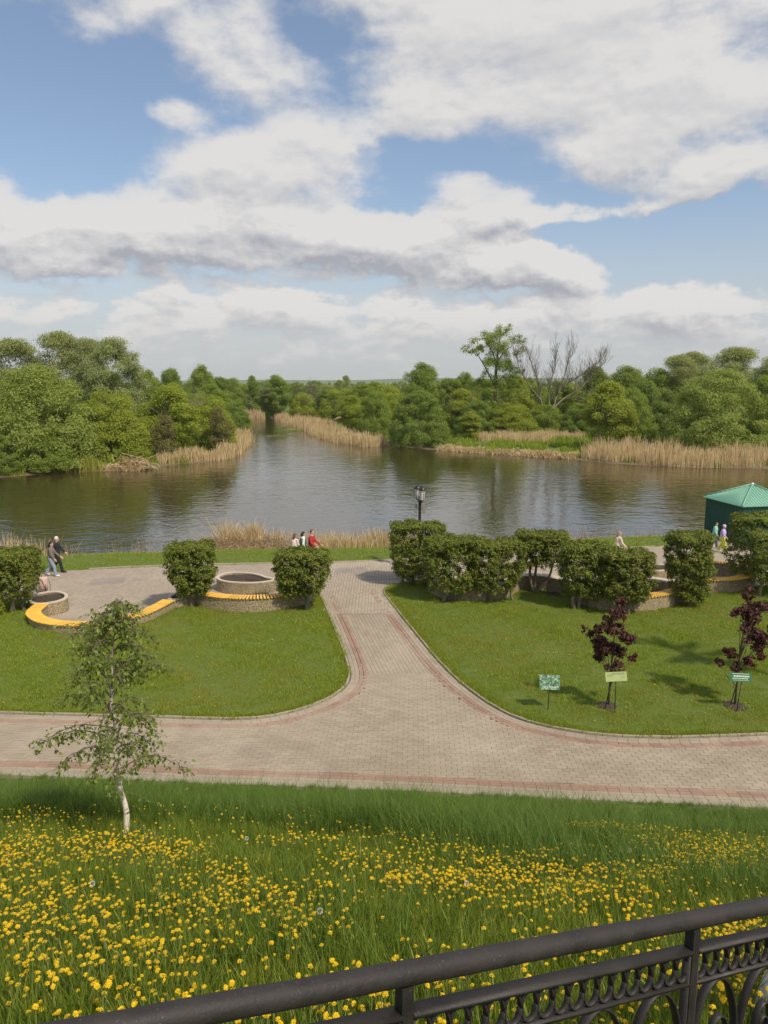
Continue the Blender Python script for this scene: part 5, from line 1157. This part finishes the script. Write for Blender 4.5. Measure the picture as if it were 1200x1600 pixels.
person('grey-haired person in a cream jacket standing behind the right hedge', 11.55, 37.2, R(10), 1.68, ((.05, .02), (-.05, .03)), ((.10, .16), (.10, .20)), cloth('cloth_cream', (.68, .56, .44)), jeans, wht, hair_grey, .22, 1.1, lean=.06)
person('person in lilac cap and top with yellow-green trousers near the shed', 17.95, 39.9, R(-40), 1.50, ((.26, .03), (-.24, .16)), ((.10, .15), (-.12, .15)), cloth('cloth_lilac', (.50, .36, .64)), cloth('cloth_lime', (.56, .60, .05), .3, 7), wht, hair_brown, 0, 1.25, cap=cloth('cap_lilac', (.62, .50, .70)), toplen=.95)
person('person with turquoise sleeves half hidden behind the lilac-capped one', 18.05, 41.1, R(-40), 1.42, ((.2, .03), (-.2, .12)), ((.05, .1), (-.08, .12)), cloth('cloth_turquoise', (.25, .50, .42)), denim, wht, hair_dark)

# ------------------------------------------------------------------ tree whose twigs hang into the right edge
t = thing('rowan_tree', 'leafy green branch tips of a young tree hanging in at the right edge', 'tree', (12.15, 22.0, gz(12.15, 22)))
mb = MB(); tips = []; mb.tube([(0, 0, -.2), (.05, 0, 2.2), (0, 0, 5.2)], [.07, .055, .015], 8)
lp, ld = [], []
for i in range(30):
    z0 = rng.uniform(2.2, 4.8); a = rng.uniform(0, 6.28); L_ = rng.uniform(.7, 1.15) * (1.2 - abs(z0 - 3.6) * .25); d_ = np.array((math.cos(a), math.sin(a), .35)); p0 = np.array((.03, 0, z0)); p3 = p0 + d_ * L_ + np.array((0, 0, -.15))
    mb.tube([Vector(p0), Vector((p0 + p3) / 2 + np.array((0, 0, .08))), Vector(p3)], [.015, .01, .004], 5, False)
    for j in range(9):
        s_ = rng.uniform(.35, 1.05); q0 = p0 + (p3 - p0) * s_; dd = unit(np.array((math.cos(a) + rng.normal() * .7, math.sin(a) + rng.normal() * .7, rng.uniform(-.7, .1))))
        sd_ = unit(np.cross(dd, (0, 0, 1.)))
        for kk in range(6):
            for s2 in (-1, 1): lp.append(q0 + dd * .05 * kk + sd_ * s2 * .05); ld.append(dd * .45 + sd_ * s2)
mb.build('trunk', M['bark'], t); lp = np.array(lp); ld = unit(np.array(ld)); n = len(lp)
v, f = cards(lp, unit(rng.normal(0, .4, (n, 3)) + np.array((0, 0, 1.))), .13, .42, ld, .05)
obj('crown', arr_mesh('crown', v, f, M['leaf_green'], np.repeat(rng.random(n), 4)), t)

# ------------------------------------------------------------------ stair railing in the foreground
P0 = Vector((.035, 1.477, 7.728)); D = Vector((.8225, .5036, -.2626)); SD = Vector((D.y, -D.x, 0)).normalized()
rt = thing('stair_railing', 'black wrought iron stair railing with a row of rings under its round handrail', 'railing', (P0.x, P0.y, P0.z - 1.))
RP = lambda s_, dz: P0 + D * s_ + Vector((0, 0, dz)) - Vector(rt.location)
mb = MB(); ss_ = np.linspace(-2.2, 7.4, 90); mb.tube([RP(s_, rng.normal(0, .0006)) for s_ in ss_], [.0258 + rng.normal(0, .0003) for _ in ss_], 20); mb.build('handrail', M['iron'], rt)
PS = 1.045
for i in range(-2, 8):
    s_ = .012 + i * PS; mb = MB(); c_ = RP(s_, 0); mb.box(c_ + Vector((0, 0, -.515)), (.030, .030, .98), Matrix.Rotation(math.atan2(D.y, D.x), 3, 'Z')); mb.build('post', M['iron'], rt)
    if i == 7: break
    a, b = s_ + .016, s_ + PS - .016
    for nm, dz, w_, th in (('upper_bar', -.098, .040, .010), ('lower_bar', -.205, .030, .008), ('bottom_bar', -.86, .03, .01)):
        mb = MB(); mb.ribbon([RP(a, dz), RP(b, dz)], SD, w_, th); mb.build(nm, M['iron'], rt)
    nr = 18; st = (b - a) / nr; up = Vector((0, 0, 1))
    me = None
    for k in range(nr):
        cs_ = a + st * (k + .5); mb = MB(); pts = [D * (math.cos(an) * st * .49) + up * (math.sin(an) * .045) for an in np.linspace(0, 2 * math.pi, 17)]
        if me is None:
            mb.ribbon(pts, SD, .015, .0055); me = mb.mesh('ring', M['iron'])
        obj('ring', me, rt, RP(cs_, -.1525))
    for s2 in (a + .004, b - .004):
        mb = MB(); mb.ribbon([RP(s2, -.10), RP(s2, -.86)], SD, .026, .006); mb.build('side_bar', M['iron'], rt)
    no = 4; so = (b - a) / no
    for k in range(no):
        cs_ = a + so * (k + .5); mb = MB()
        mb.ribbon([RP(cs_, -.530) + D * (math.cos(an) * so * .49) + up * (math.sin(an) * .318) for an in np.linspace(0, 2 * math.pi, 33)], SD, .026, .006); mb.build('oval_hoop', M['iron'], rt)
        mb = MB(); sp_ = []
        for an in np.linspace(0, 3.6 * math.pi, 40):
            q_ = 1 - an / (4.6 * math.pi); sp_.append(RP(cs_ + so * .12, -.46) + D * (-math.cos(an) * so * .22 * q_) + up * (math.sin(an) * .12 * q_))
        mb.ribbon(sp_, SD, .022, .005); mb.build('scroll', M['iron'], rt)
# pale stone in the corner under the railing
mb = MB(); sx_, sy_ = 1.86, 2.93; mb.ell((0, 0, 0), (.24, .22, .20), 18, 12)
mb.V = [tuple(np.array(v_) * (1 + .06 * math.sin(v_[0] * 19 + v_[1] * 11) + .05 * math.sin(v_[2] * 23 + v_[0] * 7))) for v_ in mb.V]
tag(mb.build('pale_stone', M['stone'], None, (sx_, sy_, gz(sx_, sy_) + .06)), 'rounded pale grey stone in the bottom right corner under the railing', 'stone')

# ------------------------------------------------------------------ dandelions
def dandelion_parts(seed):
    r2 = np.random.default_rng(seed); head = MB(); R_ = .019
    for ring, (n, r0, r1, zz) in enumerate(((16, .004, R_, .0), (13, .003, R_ * .78, .004), (9, .0, R_ * .5, .008))):
        for i in range(n):
            a = 2 * math.pi * (i + r2.uniform(-.3, .3)) / n; w_ = math.pi / n * .95; rr = r1 * r2.uniform(.88, 1.08)
            head.add([(math.cos(a) * r0, math.sin(a) * r0, zz), (math.cos(a - w_) * rr * .75, math.sin(a - w_) * rr * .75, zz + .003), (math.cos(a) * rr, math.sin(a) * rr, zz + r2.uniform(-.003, .003)), (math.cos(a + w_) * rr * .75, math.sin(a + w_) * rr * .75, zz + .003)], [(0, 1, 2, 3)], False, r2.random())
    head.cur = 1; head.tube([(0, 0, -.012), (0, 0, -.002)], [.004, .009], 7)
    return head
heads = [dandelion_parts(i).mesh('flower_head', [M['yellow'], M['stem']]) for i in range(4)]
stems = []
for i in range(4):
    mb = MB(); mb.tube([(0, 0, -.15), (rng.normal(0, .01), rng.normal(0, .01), -.07), (0, 0, -.010)], .0026, 5, False); stems.append(mb.mesh('stem', M['stem']))
q_ = bank_pts(42000, 2.2, 12.5)
xq, yq = q_[:, 0], q_[:, 1]
dn = ss(9.0, 6.0, yq + wob2(q_, .9) * 1.0 - ss(.5, 3.5, xq) * 2.0) * (.36 + .80 * wob2(q_ + 17, 1.7) + .5 * wob2(q_ + 5, 4.2)) + rng.normal(0, .06, len(q_)) + .10 * ss(6.6, 4.5, yq)
q_ = q_[(rng.random(len(q_)) < np.clip(dn, 0.015, 1.))]
q_ = q_[np.hypot(q_[:, 0] - bx, q_[:, 1] - by) > .3]
hgt = rng.uniform(.13, .27, len(q_)); pz = ground_z(q_) + hgt; P3 = np.c_[q_, pz]
dist = np.linalg.norm(P3 - np.array((0, 0, 9.)), axis=1); fr = P3 - np.array((0, 0, 9.)); cp, sn = math.cos(R(9.7)), math.sin(R(9.7))
zc = fr[:, 1] * cp - fr[:, 2] * sn; xc = fr[:, 0] / zc; yc = (fr[:, 1] * sn + fr[:, 2] * cp) / zc
inview = (np.abs(xc) < .5) & (yc > -.667); rail_s = (fr[:, 0] - .035) / .8225
od = np.argsort(np.where(inview, dist, 1e5)); near_i = od[:300]; far_i = od[300:]
tilt = np.stack([rng.normal(.05, .33, len(q_)), rng.normal(.05, .33, len(q_)), rng.uniform(0, 6.28, len(q_))], 1)
for i in near_i:
    k = int(rng.integers(0, 4)); st_ = obj('dandelion', stems[k], None, tuple(P3[i])); st_.rotation_euler = tuple(tilt[i] * np.array((.3, .3, 1)))
    tag(st_, 'yellow dandelion in bloom on its stem in the grassy bank', 'dandelion', 'dandelions on the near bank'); st_.scale = (1, 1, hgt[i] / .15 * 1.02)
    hd = obj('flower_head', heads[k], st_); s_ = rng.uniform(.46, .82); hd.scale = (s_, s_, s_ / st_.scale[2]); hd.rotation_euler = tuple(tilt[i])
clk = MB(); clk.cur = 1; clk.tube([(0, 0, -.26), (.006, .003, -.1), (0, 0, 0)], .0026, 5, False); clk.ell((0, 0, 0), (.004, .004, .005), 6, 5); clk.cur = 0
for i in range(70):
    d_ = Vector(unit(rng.normal(size=3))); a_ = d_.orthogonal().normalized() * .0045; b_ = d_.cross(a_)
    e_ = d_ * .019
    for v1 in (a_, b_): clk.add([e_ - v1, e_ + v1, e_ * .86], [(0, 1, 2)])
clkm = clk.mesh('seed_head', [M['white'], M['stem']])
for x_, y_ in ((-1.35, 6.9), (.62, 5.2), (-2.1, 5.0), (2.6, 7.4), (-.4, 4.3), (3.3, 6.2)):
    o = obj('dandelion_clock', clkm, None, (x_, y_, gz(x_, y_) + .24)); tag(o, 'white fluffy dandelion seed head among the yellow flowers', 'seed head', 'dandelion seed heads on the bank')
full = []
for i in range(4):
    mb = dandelion_parts(i + 9); mb.cur = 1; mb.tube([(0, 0, -.24), (.008, .004, -.1), (0, 0, -.01)], .0026, 4, False); full.append(mb.mesh('dandelion', [M['yellow'], M['stem']]))
scatter('dandelions', P3[far_i], tilt[far_i] * np.array((.6, .6, 1)), rng.uniform(.52, .86, len(far_i)), full, None)
lq = np.vstack([lawn_pts(1000, polyA, -14, -1, 19.8, 29), lawn_pts(1500, polyB, 0, 14, 18.6, 31)]); lq = lq[wob2(lq, .8) + rng.normal(0, .35, len(lq)) > .45]
scatter('lawn_dandelions', place(lq, .06), np.c_[rng.normal(0, .3, (len(lq), 2)), rng.uniform(0, 6, len(lq))], rng.uniform(.7, 1.15, len(lq)), full, None)
lq = spread(240, -16, 16, 36, 43); fy = np.interp(lq[:, 0], PROM_FAR[:, 0], PROM_FAR[:, 1]); lq = lq[(lq[:, 1] > fy + .3) & (dist_poly(lq, water_poly) > 2)]
scatter('lakeside_dandelions', place(lq, .10), np.c_[rng.normal(0, .3, (len(lq), 2)), rng.uniform(0, 6, len(lq))], rng.uniform(.9, 1.4, len(lq)), full, None)

# ------------------------------------------------------------------ air
mb = MB(); mb.box((0, 4500, 16.5), (17000, 10000, 43)); m, gg, out = newmat('air'); v = gg.n('ShaderNodeVolumePrincipled')
v.inputs['Color'].default_value = (.94, .96, 1., 1); v.inputs['Density'].default_value = .00010; v.inputs['Anisotropy'].default_value = .2
gg.put(out.inputs['Volume'], v.outputs[0]); tag(mb.build('haze', m), kind='stuff')
